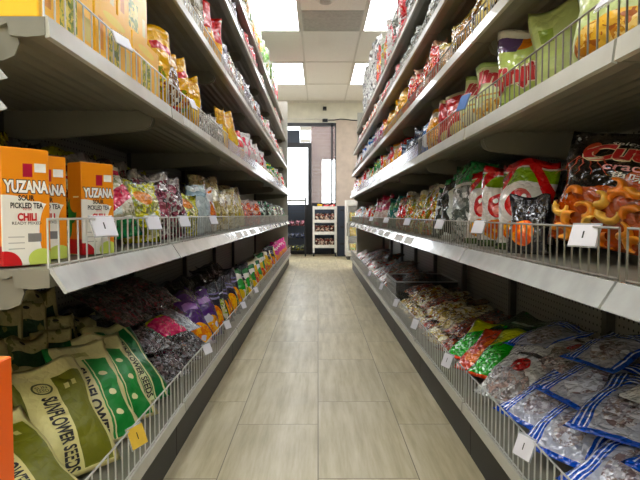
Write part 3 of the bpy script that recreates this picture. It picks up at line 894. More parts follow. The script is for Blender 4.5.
# --- right second shelf
design('prawn', 'huge clear bag of orange prawn crackers with black top', 'prawn_cracker_bag', .30, .335, .13, '17120f', [('v', -.1, .50, '9a4a0c'), ('e', .75, .58, .22, .12, '9a4a0c'), ('e', .2, .55, .2, .08, '17120f'), ('v', .955, 1.01, '2a2420')], cat='cracker bag', rough=.12, crinkle=.4, coat=.8)
design('prawn_small', 'small black bag with orange prawn cracker picture', 'prawn_cracker_bag', .15, .20, .07, '19161a', [('food', .45, .35, .3, .22, PRAWN, 24)], cat='cracker bag', rough=.14, crinkle=.4, coat=.9)
design('red_mouth', 'red, white and green bag with red oval prints', 'snack_bag', .165, .25, .09, 'd9d2cc', [('v', .74, .9, '7d9a34'), ('diag', -.9, .62, .80, 'b81f2a'), ('diag', .9, 1.40, 1.56, 'b81f2a'), ('v', .92, 1.01, 'b01c28'), ('e', .5, .5, .24, .16, 'a81a24'), ('e', .5, .44, .13, .06, 'd98a80'), ('e', .42, .56, .05, .035, 'efe9e2'), ('e', .58, .56, .05, .035, 'efe9e2'), ('food', .5, .2, .36, .12, ['d98a3a', 'e8b060', 'c9643a'], 34), ('v', 0, .08, '3a4a2a')], crinkle=.5, rough=.16, coat=.8)
design('green_top', 'silver bag with big shiny green top', 'snack_bag', .18, .28, .09, ('mottle', ['c4c6c4', '9a9e9c', 'e4e4e2', '5e6662'], 24), [('v', .74, 1.01, '1f6f3c'), ('v', .70, .74, 'e8e8e4')], crinkle=.7, rough=.12, coat=.9, metal=.2)
design('black_white_green', 'black and white bag with green edge', 'snack_bag', .12, .23, .06, '20241f', [('blot', 16, .54, 'd6d9d4'), ('u', .86, 1.1, '3e8a4a'), ('v', .9, 1.01, '3e8a4a')], crinkle=.7)
design('yellow_stripe', 'clear bag of yellow, red and green noodles', 'noodle_bag', .12, .20, .06, ('mottle', ['b89a34', 'd6c27a', '8a6a24', 'c9562a', '6f7a34', 'e0d8b8'], 46), [('v', .9, 1.01, 'cfc9b0')], crinkle=.9, rough=.12, coat=.9, cat='noodle bag')
design('red_noodle', 'clear bag with red label', 'noodle_bag', .11, .19, .06, ('mottle', ['a8402a', 'c9a080', '8a2a20', 'd8c8b0', 'b8541e'], 46), [('rect', .1, .9, .4, .8, 'c8241e')], crinkle=.8, rough=.14, coat=.8, cat='noodle bag')
design('teal_green', 'teal and green food packet', 'noodle_bag', .12, .19, .06, '2f6a60', [('v', .6, .84, '58a070'), ('blot', 18, .6, 'd8dccb')], cat='food packet')
design('pink_far', 'pink and white food packet', 'food_packet', .16, .21, .07, 'cf6a84', [('v', .1, .5, 'ddc4b8'), ('blot', 18, .6, 'eadfd8'), ('v', .86, 1.01, 'c23a4e')], cat='food packet')
design('white_red_far', 'white and red sachet', 'food_packet', .11, .17, .05, 'ddd6cc', [('blot', 20, .55, 'b8322a'), ('blot', 30, .62, 'd8923a')], cat='food packet')
design('stripe_dark', 'tall dark green-yellow striped bag', 'food_packet', .16, .28, .07, '2a3020', [('diag', .0, .1, .9, '3a4226'), ('u', .1, .2, '8f9040'), ('u', .3, .4, '8f9040'), ('u', .5, .6, '8f9040'), ('u', .7, .8, '8f9040')], cat='food packet')
# --- right bottom shelf
design('zip_blue', 'clear zip bag with blue stripes', 'zip_bag', .19, .24, .075, '9fa2ae', [('food', .54, .40, .25, .26, ['9a9aa2', 'aeacb2', '88828a', '8e827f', 'b8b8c0', '77696c'], 60), ('blot', 14, .62, 'c9ccd6'), ('v', .76, 1.01, '2348a8'), ('v', .80, .82, 'd8dff0'), ('v', .86, .875, 'd8dff0'), ('v', .93, .95, 'd8dff0'), ('u', -.1, .24, '2346a0'), ('u', .05, .075, 'd8dff0'), ('u', .125, .145, 'd8dff0'), ('u', .19, .205, 'd8dff0'), ('u', .88, 1.1, '2348a8'), ('u', .92, .94, 'd8dff0'), ('v', -.1, .07, '2348a8')], cat='zip bag', rough=.1, crinkle=.6, coat=.9)
design('white_red_bag', 'clear silver bag with red emblem', 'plastic_bag', .22, .25, .08, 'c2c2c1', [('food', .5, .3, .42, .26, ['8a8686', 'b4b0ae', '6a6260', 'a08a84'], 50), ('e', .5, .62, .17, .12, '9c1420'), ('rect', .2, .8, .80, .86, '18181a'), ('blot', 12, .64, 'e4e4e4')], rough=.1, crinkle=.9, coat=.9, cat='plastic bag')
design('green_pack', 'bright green pack with yellow side', 'food_packet', .17, .24, .06, '1f9a34', [('diag', -.5, .55, 1.1, 'b9c02e'), ('blot', 10, .66, '7fd06a'), ('v', -.1, .06, 'c9501e')], cat='food packet', rough=.2, coat=.6)
design('orange_pack', 'orange-red food pack', 'food_packet', .16, .22, .05, 'b84a1e', [('blot', 14, .58, 'd87a34')], cat='food packet', rough=.2, coat=.6)
design('big_green', 'large dark green bag lying at the back', 'food_packet', .25, .30, .11, '14532c', [('blot', 8, .64, '2f7a48'), ('rect', .3, .7, .6, .66, 'c9d0c8')], cat='food packet', rough=.2, coat=.5)
design('cream_noodle', 'small bundle bag of yellow and cream noodles', 'noodle_bag', .13, .19, .05, ('mottle', ['b09a58', 'ddd6b8', '947a44', '6e5030', 'cbb984', 'e0d8c0', '8a4a2a'], 42), [('v', .9, 1.01, 'b9ae90')], rough=.14, crinkle=.9, coat=.8, cat='noodle bag')
design('red_mix', 'clear bag of red and orange snacks', 'snack_bag', .14, .19, .06, ('mottle', ['7a241c', 'a8583a', '4a1a18', 'c0a088', '6a4030', '8e3022', '5a4a34'], 50), [('v', .9, 1.01, '9a7a70')], rough=.14, crinkle=.9, coat=.8)
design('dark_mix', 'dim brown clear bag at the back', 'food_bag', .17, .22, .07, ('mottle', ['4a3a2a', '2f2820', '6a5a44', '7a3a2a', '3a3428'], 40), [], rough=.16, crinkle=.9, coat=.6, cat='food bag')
design('white_blue_end', 'white and red sachet lying flat', 'food_packet', .13, .18, .04, 'd8d0c6', [('blot', 18, .56, 'b03a30')], cat='food packet')

COUNT = {}
ALL = []
def get_mesh(key, var, near):
    d = D[key]
    k = (var, near)
    if k not in d['meshes']:
        o = d['o']
        if 'mat' not in d:
            d['mat'] = pack_mat('film_' + key, d['base'], d['layers'], rough=o.get('rough', .26), crinkle=o.get('crinkle', .45), metal=o.get('metal', 0), coat=o.get('coat', .4), wob=o.get('wob', .03))
        cl = o.get('crinkle', .45)
        fn = pouch_fn(d['w'], d['h'], d['t'], seed=hash_(key) + var * 17, seal=o.get('seal', .06), crease=.0025 + .004 * cl * (d['t'] / .07))
        n = (20, 26) if near == 2 else (14, 18) if near == 1 else (9, 12)
        d['meshes'][k] = (pouch_mesh(d['kind'], fn, [d['mat']], *n), fn)
    return d['meshes'][k]

def hash_(s):
    v = 7
    for ch in s: v = (v * 31 + ord(ch)) % 100003
    return v

ROWN = {-1: ['left bottom shelf', 'left second shelf', 'left third shelf', 'left fourth shelf', 'left fifth shelf', 'left top shelf'],
        1: ['right bottom shelf', 'right second shelf', 'right third shelf', 'right fourth shelf', 'right fifth shelf', 'right top shelf']}

def put(key, s, lv, y, dx=0.0, yaw=0.0, lean=6.0, zoff=0.0, roll=0.0, sc=1.0, near=0, label=None, var=None, tall=1.0, free=False):
    """stand (or lay) one pack of a design on a shelf: y along the aisle, dx behind the guard"""
    d = D[key]
    if var is None: var = len(ALL) % 3
    me, fn = get_mesh(key, var, near)
    o = link(bpy.data.objects.new(d['kind'], me))
    t = d['t'] * sc
    front = XF[s][lv] + .014
    a = abs(R(lean))
    ry = abs(math.cos(R(yaw)))
    depth = t / 2 * math.cos(a)
    hw = d['w'] * sc / 2 * abs(math.sin(R(yaw)))
    x = front + max(depth * ry + hw, .012) + dx
    if 0 < lv < 5 and not free:
        room_ = LEV[s][lv + 1] - LEV[s][lv] - (.075 if dx < .12 else .115) - zoff - d['w'] * sc * abs(math.sin(R(roll)))
        if d['h'] * sc * tall * math.cos(a) > room_: tall = room_ / (d['h'] * sc * math.cos(a))
    x = max(front + depth * ry * .6, min(x, XBK[s] - .04 - d['h'] * sc * tall * math.sin(a) * ry - depth * ry))
    z = LEV[s][lv] + .003 + zoff
    if a > .9: z += t / 2 * .8
    else: z += min(t / 2, .03) * math.sin(a) * .6
    z += d['w'] * sc / 2 * abs(math.sin(R(roll))) + .001
    o.location = (s * x, y, z)
    rz = (90 - yaw) if s == -1 else -(90 - yaw)
    o.rotation_mode = 'XYZ'
    M = Matrix.Rotation(R(rz), 4, 'Z') @ Matrix.Rotation(-R(lean), 4, 'X') @ Matrix.Rotation(R(roll), 4, 'Y')
    o.rotation_euler = M.to_euler('XYZ')
    o.scale = (sc, sc, sc * tall)
    o['category'] = d['cat']
    ALL.append(dict(o=o, key=key, s=s, lv=lv, y=y, label=label, back=dx > .12, up=zoff > .12))
    o['_fn'] = 0
    del o['_fn']
    return o, fn

def row(s, lv, y0, y1, keys, yaw=30, lean=7, near=0, dx=0.0, zoff=0.0, jit=1.0, sc=1.0, gap=1.04, tall=1.0, step=None):
    """fill a stretch of shelf with standing packs, front to back along the aisle"""
    rng = random.Random(hash_(''.join(keys)) + lv * 13 + s + int(y0 * 100))
    y = y0
    i = 0
    while y < y1:
        key = keys[i % len(keys)] if rng.random() < .75 else rng.choice(keys)
        d = D[key]
        k = sc * rng.uniform(.93, 1.06)
        yw = yaw + rng.uniform(-9, 9) * jit
        c, sn = abs(math.cos(R(yw))), abs(math.sin(R(yw)))
        st = min(d['w'] * k * .97 / max(c, .05), d['t'] * k * 1.12 / max(sn, .05)) * gap
        if step: st = step * rng.uniform(.9, 1.1)
        y += st / 2
        if y > y1: break
        put(key, s, lv, y, dx=dx + rng.uniform(0, .014), yaw=yw, lean=lean + rng.uniform(-3, 5) * jit, zoff=zoff, roll=rng.uniform(-4, 4) * jit, sc=k, near=near, tall=tall * rng.uniform(.94, 1.05))
        y += st / 2
        i += 1
# ================================================================== cartons
def surf_box(w, d):
    h = None
    def mk(h):
        return lambda u, v, off: Vector((-w / 2 + u * w, -d / 2 - off, v * h))
    return mk
YW, YH, YD = .082, .205, .052
m_yf = pack_mat('tea_carton_front', 'e4e1d8', [('v', .55, 1.1, 'd88f2a'), ('e', .1, .50, .55, .10, 'e4e1d8'), ('e', 1.06, .28, .30, .28, 'd88f2a'),
     ('e', .98, .60, .3, .07, 'd88f2a'), ('e', .05, .0, .34, .13, 'b01f34'), ('e', .8, .05, .28, .09, 'c3cf7c'), ('rect', .44, .64, .755, .87, '98203c'),
     ('rect', .52, .80, .20, .275, '7c7a78'), ('rect', .12, .45, .24, .25, 'b5b2ab'), ('rect', .12, .45, .19, .2, 'b5b2ab'), ('rect', .12, .45, .14, .15, 'b5b2ab')],
     rough=.4, crinkle=.03, coat=.15, wob=.01)
m_ys = pack_mat('tea_carton_side', 'd0842a', [('e', .7, .48, .32, .14, '2f6b34'), ('e', .5, .56, .34, .1, 'd0842a'), ('e', .9, .34, .2, .16, '3a7a3a'), ('v', 0, .17, 'a81e2e'), ('rect', .2, .6, .62, .635, 'efe4c8')], rough=.4, crinkle=.03, coat=.15, wob=.01)
m_yt = plain('tea_carton_top', 'cf8a2c', .45)
yz_me = carton_mesh('tea_carton', YW, YH, YD, [m_yf, m_ys, m_yt])
def tea_carton(x, y, rz, label):
    o = link(bpy.data.objects.new('tea_carton', yz_me))
    o.location = (x, y, LEV[-1][1] + .0035); o.rotation_euler = (0, 0, R(rz))
    tag(o, label, 'carton', 'orange and white tea cartons')
    S = surf_box(YW, YD)(YH)
    a = text_on('lettering', 'YUZANA', S, (.07, .95, .625, .72), I_dark, o, off=.0004, bold=.10)
    text_on('lettering', 'YUZANA', S, (.07, .95, .625, .72), I_white, o, off=.0009, bold=.045)
    text_on('lettering', 'SOUR', S, (.34, .66, .555, .60), I_dark, o, off=.0006, bold=.03)
    text_on('lettering', 'PICKLED TEA', S, (.18, .84, .49, .535), I_dark, o, off=.0006, bold=.03)
    text_on('lettering', 'WITH', S, (.42, .60, .47, .492), I_red, o, off=.0006)
    text_on('lettering', 'CHILI', S, (.32, .70, .385, .445), I_red, o, off=.0006, bold=.05)
    text_on('lettering', 'READY MIXED', S, (.2, .8, .35, .375), I_dark, o, off=.0006)
    st = mesh_obj('price_sticker', box_bm(YW * .18, YW * .42, -YD / 2 - .0012, -YD / 2 - .0003, YH * .80, YH * .875), M_paper, o)
    return o
tea_carton(-.531, .965, 52, 'orange and white tea carton nearest the shelf end, fully showing its front')
tea_carton(-.556, 1.085, 50, 'orange and white tea carton half hidden behind the nearest tea carton')
tea_carton(-.517, 1.235, 57, 'orange and white tea carton showing its orange side, beside the bagged vegetables')

# yellow printed cartons on the third shelf
m_cf = pack_mat('yellow_carton_front', 'f3bf14', [('foodrect', .34, .66, .10, .62, ['8f9a3a', 'd9c45a', '6a7a2c', 'e0cf7a'], 60), ('rect', .08, .2, .2, .7, 'd8960e'), ('rect', .82, .93, .15, .5, 'e0d090'), ('e', .5, .82, .3, .08, 'efd06a')], rough=.4, crinkle=.03, coat=.15, wob=.01)
m_ce = pack_mat('yellow_carton_end', 'f7c61a', [('e', .82, .62, .10, .12, '2a2620'), ('e', .82, .62, .07, .085, 'e9e2cc'), ('rect', .3, .48, .35, .8, '6a6256')], rough=.4, crinkle=.03, coat=.15, wob=.008)
m_ct = plain('yellow_carton_top', 'f7cf2a', .45)
CW, CH, CD = .222, .135, .12
yc_me = carton_mesh('yellow_carton', CW, CH, CD, [m_cf, m_ce, m_ct])
def ycarton(x, y, z, label, rz=90, sc=1.0):
    o = link(bpy.data.objects.new('yellow_carton', yc_me))
    o.location = (x, y, z); o.rotation_euler = (0, 0, R(rz)); o.scale = (sc, 1, sc)
    tag(o, label, 'carton', 'yellow cartons on the left third shelf')
z3 = LEV[-1][2] + .0035
ycarton(-.524, 1.025, z3, 'yellow carton at the near end of the left third shelf')
ycarton(-.524, 1.255, z3, 'yellow carton second back along the left third shelf')
ycarton(-.524, 1.485, z3, 'yellow carton third back along the left third shelf', sc=1.0)
ycarton(-.536, 1.19, z3 + CH + .001, 'yellow carton stacked on the two nearest yellow cartons')
ycarton(-.536, 1.42, z3 + CH + .001, 'yellow carton stacked on top, just before the yellow pouches')

# orange carton at the very front of the left base
m_of = pack_mat('orange_carton', 'e2711a', [('v', .0, .22, 'dd6a18'), ('diag', .15, .42, .445, 'e9a05a'), ('diag', .15, .47, .485, 'e9a05a'), ('rect', .55, .95, .1, .2, 'd9b48a')], rough=.45, crinkle=.03, coat=.1, wob=.006)
oc = link(bpy.data.objects.new('orange_carton', carton_mesh('orange_carton', .15, .385, .13, [m_of, m_of, plain('orange_carton_top', 'e88a3a', .5)])))
oc.location = (-.503, .683, LEV[-1][0] + .0035)
tag(oc, 'plain orange carton standing before the sunflower seed bags', 'carton')

# ================================================================== left third shelf
put('yellow_pouch', -1, 2, 1.74, yaw=28, near=1, lean=1, sc=1.3, roll=5)
put('brown_window', -1, 2, 1.90, yaw=28, near=1, lean=1, sc=1.25)
put('yellow_pouch', -1, 2, 2.06, yaw=28, near=1, lean=1, sc=1.25, roll=-4)
put('plain_yellow', -1, 2, 2.20, yaw=28, near=1, lean=2, sc=1.2)
put('brown_window', -1, 2, 1.72, dx=.17, yaw=40, near=1, lean=10)
put('yellow_pouch', -1, 2, 1.93, dx=.15, yaw=30, near=1, lean=10, sc=1.25)
row(-1, 2, 2.28, 2.85, ['clear_grey'], yaw=26, near=1, sc=1.2, lean=3)
row(-1, 2, 2.88, 3.35, ['plain_yellow'], yaw=20, lean=2, sc=1.3, gap=1.1)
row(-1, 2, 3.38, 5.2, ['pink_white', 'red_white', 'pink_white', 'white_pink'], yaw=20, sc=1.1, lean=2)
row(-1, 2, 5.25, 8.1, ['mixed_far', 'green_small', 'red_white', 'white_pink'], yaw=20, sc=1.1, gap=1.1, lean=2)
# ================================================================== left fourth, fifth and top shelves
row(-1, 3, 1.75, 2.48, ['beige_clear'], yaw=16, near=1, sc=1.35, tall=1.6, lean=0)
row(-1, 3, 2.56, 2.98, ['red_yellow'], yaw=18, near=1, sc=1.35, tall=1.1, lean=0)
row(-1, 3, 3.02, 5.2, ['grey_lilac', 'beige_clear', 'grey_lilac'], yaw=15, sc=1.3, tall=1.55, lean=0)
row(-1, 3, 5.25, 8.1, ['red_white', 'mixed_far', 'grey_lilac', 'white_pink'], yaw=18, gap=1.1, sc=1.15, lean=2)
row(-1, 4, 2.7, 4.0, ['grey_lilac'], yaw=18, sc=1.3, tall=1.5, lean=1)
row(-1, 4, 4.05, 4.5, ['red_pink'], yaw=16, sc=1.0, lean=0)
row(-1, 4, 4.55, 5.8, ['grey_lilac', 'beige_clear', 'pink_white'], yaw=18, sc=1.3, tall=1.4, lean=1)
row(-1, 4, 5.85, 8.1, ['green_leaf', 'white_pink', 'red_white'], yaw=18, sc=1.0, lean=1)
for zo in (0.0, .235):
    row(-1, 5, 3.30 + zo * .3, 5.05, ['yellow_white', 'green_leaf', 'white_green'], yaw=22, zoff=zo, gap=1.0, lean=0)
    row(-1, 5, 5.08, 5.75, ['orange_red', 'yellow_white'], yaw=22, zoff=zo, lean=0)
    row(-1, 5, 5.78, 7.5, ['white_green', 'white_green', 'green_leaf'], yaw=22, zoff=zo, lean=0)
    row(-1, 5, 7.53, 8.1, ['red_pink', 'white_pink'], yaw=22, zoff=zo, lean=0)
# ================================================================== left second shelf
put('green_pink', -1, 1, 1.49, yaw=40, lean=24, near=2, sc=1.05, roll=-8, label='clear food pack with green base and slanted pink stripe beside the tea cartons')
put('yellow_green_leaf', -1, 1, 1.36, dx=.16, yaw=20, lean=12, near=1, sc=1.3)
put('yellow_green_leaf', -1, 1, 1.655, yaw=32, lean=8, near=1, sc=1.1)
put('dark_red_clear', -1, 1, 1.82, yaw=32, lean=8, near=1, sc=1.15)
put('dark_red_clear', -1, 1, 2.01, yaw=32, lean=8, near=1, sc=1.15)
put('dark_red_clear', -1, 1, 1.72, dx=.17, yaw=26, lean=8, near=1, sc=1.4)
put('dark_red_clear', -1, 1, 1.95, dx=.17, yaw=26, lean=8, near=1, sc=1.4)
put('yellow_green_leaf', -1, 1, 2.17, yaw=32, lean=6, near=1, sc=1.0)
row(-1, 1, 2.26, 2.62, ['white_orange', 'grey_blue'], yaw=26, near=1, sc=1.1, lean=5)
row(-1, 1, 2.64, 3.75, ['noodle'], yaw=30, near=1, sc=1.08)
row(-1, 1, 3.8, 4.9, ['orange_carrot'], yaw=26, sc=1.15)
row(-1, 1, 4.95, 6.2, ['dark_green'], yaw=26, sc=1.15)
row(-1, 1, 6.25, 8.1, ['dark_stack', 'mixed_far', 'dark_green'], yaw=22, gap=1.1)
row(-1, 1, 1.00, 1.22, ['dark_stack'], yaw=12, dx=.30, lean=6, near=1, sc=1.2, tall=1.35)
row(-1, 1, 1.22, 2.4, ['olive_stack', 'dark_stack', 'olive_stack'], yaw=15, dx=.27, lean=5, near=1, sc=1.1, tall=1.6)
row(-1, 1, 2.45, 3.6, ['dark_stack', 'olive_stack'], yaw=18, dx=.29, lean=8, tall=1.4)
# ================================================================== left bottom shelf
def sunflower(key, y, label, txt, **k):
    o, fn = put(key, -1, 0, y, near=2, label=label, **k)
    S = lambda u, v, off: fn(u, v, -1, off)
    if key == 'sunflower_olive':
        text_on('lettering', 'SUNFLOWER SEEDS', S, (.30, .475, .04, .66), I_dark, o, rot=-1, bold=.03)
        bm = bmesh.new()
        n = 28; A = []; B = []; Cc = []
        for i in range(n):
            a = 2 * PI * i / n
            A.append(bm.verts.new(S(.36 + .13 * math.cos(a), .755 + .065 * math.sin(a), .002)))
            B.append(bm.verts.new(S(.36 + .105 * math.cos(a), .755 + .05 * math.sin(a), .002)))
        for i in range(n):
            j = (i + 1) % n
            bm.faces.new((A[i], A[j], B[j], B[i]))
        mesh_obj('emblem_ring', bm, plain('ink_olive', '55552a', .5), o)
        text_on('lettering', 'SUN', S, (.29, .43, .755, .785), I_dark, o)
        text_on('lettering', 'SEED', S, (.29, .43, .72, .75), I_dark, o)
    else:
        text_on('lettering', txt, S, (.29, .45, .05, .72) if key == 'sunflower_green' else (.465, .585, .06, .75), I_dark, o, rot=-1, bold=.03)
    return o
sunflower('sunflower_olive', .965, 'olive and cream sunflower seed bag nearest the orange carton', '', yaw=30, lean=62)
sunflower('sunflower_olive', 1.165, 'olive and cream sunflower seed bag lying before the green striped bags', '', yaw=36, lean=42, dx=.012)
sunflower('sunflower_green', 1.33, 'green and cream sunflower seed bag next to the olive bag', 'SUNFLOWER', yaw=36, lean=41, dx=.012)
sunflower('sunflower_green', 1.455, 'green and cream sunflower seed bag beside the plump dark green bag', 'SUNFLOWER', yaw=36, lean=41, dx=.012)
sunflower('sunflower_dark', 1.615, 'plump dark green sunflower seed bag beside the crinkled black bags', 'SUNFLOWER SEEDS', yaw=28, lean=44, dx=.0)
row(-1, 0, .95, 1.75, ['header_pack'], yaw=30, lean=26, near=1, dx=.235, step=.125)
row(-1, 0, .95, 1.7, ['header_pack'], yaw=25, lean=18, near=1, dx=.325, step=.135, tall=1.25)
for y in (1.80, 1.985, 2.17):
    put('dark_silver', -1, 0, y, yaw=20, lean=62, near=1, dx=.0)
put('dark_silver', -1, 0, 1.80, yaw=18, lean=64, near=1, dx=.055, zoff=.10)
for y in (1.76, 1.94, 2.12, 2.30):
    put('dark_red_pack', -1, 0, y, yaw=16, lean=66, near=1, dx=.115, zoff=.20 if y < 2.2 else .12)
put('pink_pack', -1, 0, 1.985, yaw=20, lean=64, near=1, dx=.045, zoff=.10, label='clear bag with bright pink label lying on the crinkled black bags')
put('silver_film', -1, 0, 2.165, yaw=15, lean=64, near=1, dx=.045, zoff=.09, label='crumpled silver-white plastic bag beside the purple fruit bag')
put('purple_mango', -1, 0, 2.34, yaw=30, lean=32, near=1, sc=1.1)
put('purple_mango', -1, 0, 2.52, yaw=30, lean=28, near=1, sc=1.05)
row(-1, 0, 2.6, 3.4, ['black_mango', 'black_green'], yaw=35, lean=20, near=1)
row(-1, 0, 3.43, 4.0, ['green_yellow', 'black_green'], yaw=32, lean=18)
row(-1, 0, 4.03, 5.2, ['green_yellow', 'yellow_red', 'yellow_red'], yaw=30, lean=18)
row(-1, 0, 5.25, 6.2, ['yellow_red', 'black_mango', 'mixed_far'], yaw=28, lean=15)
row(-1, 0, 6.25, 8.1, ['pink_end'], yaw=25, lean=12)
row(-1, 0, 2.35, 4.2, ['black_stripe'], yaw=22, lean=40, near=1, dx=.17, step=.17)
row(-1, 0, 1.75, 2.6, ['black_stripe'], yaw=15, lean=30, dx=.33, step=.17)
# ================================================================== right third shelf
def crisps(key, y, label, word, box=(.10, .90, .50, .74), **k):
    o, fn = put(key, 1, 2, y, near=2, label=label, **k)
    S = lambda u, v, off: fn(u, v, -1, off)
    if word:
        text_on('lettering', word, S, box, I_cream, o, off=.0022, bold=.10, arc=.1)
        text_on('lettering', word, S, box, I_red, o, off=.0030, bold=.06, arc=.1)
    return o
put('white_tan', 1, 2, .995, yaw=34, lean=4, near=2, sc=1.25, label='white and lime crisp bag with tan crackers at the near end of the shelf')
crisps('lime', 1.30, 'plain lime green crisp bag with its back turned out', None, yaw=56, lean=1, roll=-5, sc=1.28, dx=.05, free=True)
crisps('lime_orange', 1.455, 'glossy lime crisp bag with orange and purple top', 'Jinjin', box=(.06, .94, .26, .50), yaw=36, lean=3, sc=1.28, free=True)
crisps('cream_red', 1.665, 'cream crisp bag with red lettering beside the glossy lime bag', 'Jinjin', box=(.08, .92, .56, .84), yaw=36, lean=5, sc=1.3)
crisps('cream_red', 1.855, 'cream crisp bag with red lettering beside the red crisp bag', 'Jinjin', box=(.08, .92, .56, .84), yaw=36, lean=5, roll=3, sc=1.28)
crisps('red_cream', 2.03, 'red crisp bag with cream side leaning behind the blue price card', None, yaw=36, lean=5, roll=-6, sc=1.32)
crisps('red_cream', 2.19, 'red and cream crisp bag beside the tan snack bags', None, yaw=36, lean=5, sc=1.1)
row(1, 2, 2.32, 2.68, ['tan_orange', 'blue_white'], yaw=28, near=1, sc=1.1, lean=3)
row(1, 2, 2.7, 3.25, ['dark_blue'], yaw=26, near=1, sc=1.2, lean=3)
row(1, 2, 3.28, 4.3, ['red_orange', 'tan_orange', 'red_orange'], yaw=26, sc=1.15, lean=2)
row(1, 2, 4.32, 5.3, ['green_bag', 'red_orange', 'green_bag'], yaw=26, sc=1.15, lean=2)
row(1, 2, 5.32, 7.4, ['white_red_far', 'red_white', 'tan_orange', 'white_red_far'], yaw=22, sc=1.3, gap=1.1, lean=2)
# ================================================================== right fourth to top shelves
put('black_yellow', 1, 3, 1.55, yaw=24, lean=2, near=1, sc=1.3)
put('black_yellow', 1, 3, 1.76, yaw=24, lean=2, near=1, sc=1.3)
put('brown_fruit', 1, 3, 2.03, yaw=26, lean=2, near=1, roll=-9, zoff=.02, sc=1.4, tall=1.15)
put('brown_fruit', 1, 3, 2.26, yaw=24, lean=2, near=1, sc=1.1)
row(1, 3, 2.36, 3.2, ['red_crinkle'], yaw=18, near=1, sc=1.25, tall=1.5, lean=0)
row(1, 3, 3.22, 4.4, ['yellow_bag'], yaw=18, near=1, sc=1.3, tall=1.2, lean=0)
row(1, 3, 4.42, 5.1, ['pink_lilac'], yaw=18, sc=1.3, tall=1.2, lean=0)
row(1, 3, 5.12, 6.2, ['blue_white'], yaw=18, sc=1.4, lean=0)
row(1, 3, 6.22, 7.4, ['white_pink', 'orange_white', 'white_red_far'], yaw=18, sc=1.05, lean=0)
row(1, 4, 1.9, 3.75, ['silver_green'], yaw=16, near=1, sc=1.3, lean=0)
row(1, 4, 3.78, 4.9, ['red_pink', 'silver_green', 'white_pink'], yaw=18, sc=1.1, lean=0)
row(1, 4, 4.92, 6.8, ['orange_white'], yaw=18, sc=1.3, lean=0)
row(1, 4, 6.82, 7.4, ['white_pink'], yaw=18, sc=1.1, lean=0)
for zo in (0.0, .235):
    row(1, 5, 2.6, 3.7, ['black_white'], yaw=22, zoff=zo, lean=0, sc=1.05)
    row(1, 5, 3.75, 4.7, ['red_pink', 'white_pink', 'silver_green'], yaw=22, zoff=zo, lean=0)
    row(1, 5, 4.72, 5.6, ['orange_red', 'white_green'], yaw=22, zoff=zo, sc=.95, lean=0)
for zo in (0.0, .235, .47):
    row(1, 5, 5.65, 7.35, ['white_blackpat'], yaw=20, zoff=zo, gap=1.05, lean=0)
# ================================================================== right second shelf
o, fn = put('prawn', 1, 1, 1.125, yaw=42, lean=9, roll=10, zoff=.0, sc=.94, near=2, label='huge bag of orange prawn crackers with red lettering behind the wire guard')
S = lambda u, v, off, fn=fn: fn(u, v, -1, off)
text_on('lettering', 'Spicy', S, (.30, .52, .865, .915), I_white, o, rot=0)
text_on('lettering', 'Cuttle', S, (.17, .92, .715, .86), I_cream, o, off=.0022, bold=.075, arc=.15)
text_on('lettering', 'Cuttle', S, (.17, .92, .715, .86), I_red, o, off=.0034, bold=.045, arc=.15)
text_on('lettering', 'crackers', S, (.34, .92, .635, .70), I_pink, o, off=.0022, bold=.015, arc=.1)
text_on('lettering', '魚味卷', S, (.42, .82, .555, .625), I_white, o, off=.0022, bold=.01)
bm = bmesh.new()          # the red squid drawing: a mantle and tentacles
def blob(cx, cy, rx, ry, n=20):
    c = bm.verts.new(S(cx, cy, .0026))
    ring = [bm.verts.new(S(cx + rx * math.cos(2 * PI * i / n), cy + ry * math.sin(2 * PI * i / n), .0026)) for i in range(n)]
    for i in range(n): bm.faces.new((c, ring[i], ring[(i + 1) % n]))
blob(.20, .82, .055, .085)
for k in range(6):
    a = .14 + .025 * k
    pts = [(a + (k - 2.5) * .02 * q + .012 * math.sin(q * 3 + k), .76 - .035 * q) for q in range(6)]
    wd = .008
    L_ = [(bm.verts.new(S(p[0] - wd * (1 - i / 7), p[1], .0026)), bm.verts.new(S(p[0] + wd * (1 - i / 7), p[1], .0026))) for i, p in enumerate(pts)]
    for q, r_ in zip(L_, L_[1:]): bm.faces.new((q[0], q[1], r_[1], r_[0]))
mesh_obj('squid_print', bm, plain('ink_brick', 'b8401f', .4), o)
rngc = random.Random(5)
shades = [('ink_cracker', 'f49a1c'), ('ink_pale_cracker', 'fabf4a'), ('ink_deep_cracker', 'ea8212')]
k = 0
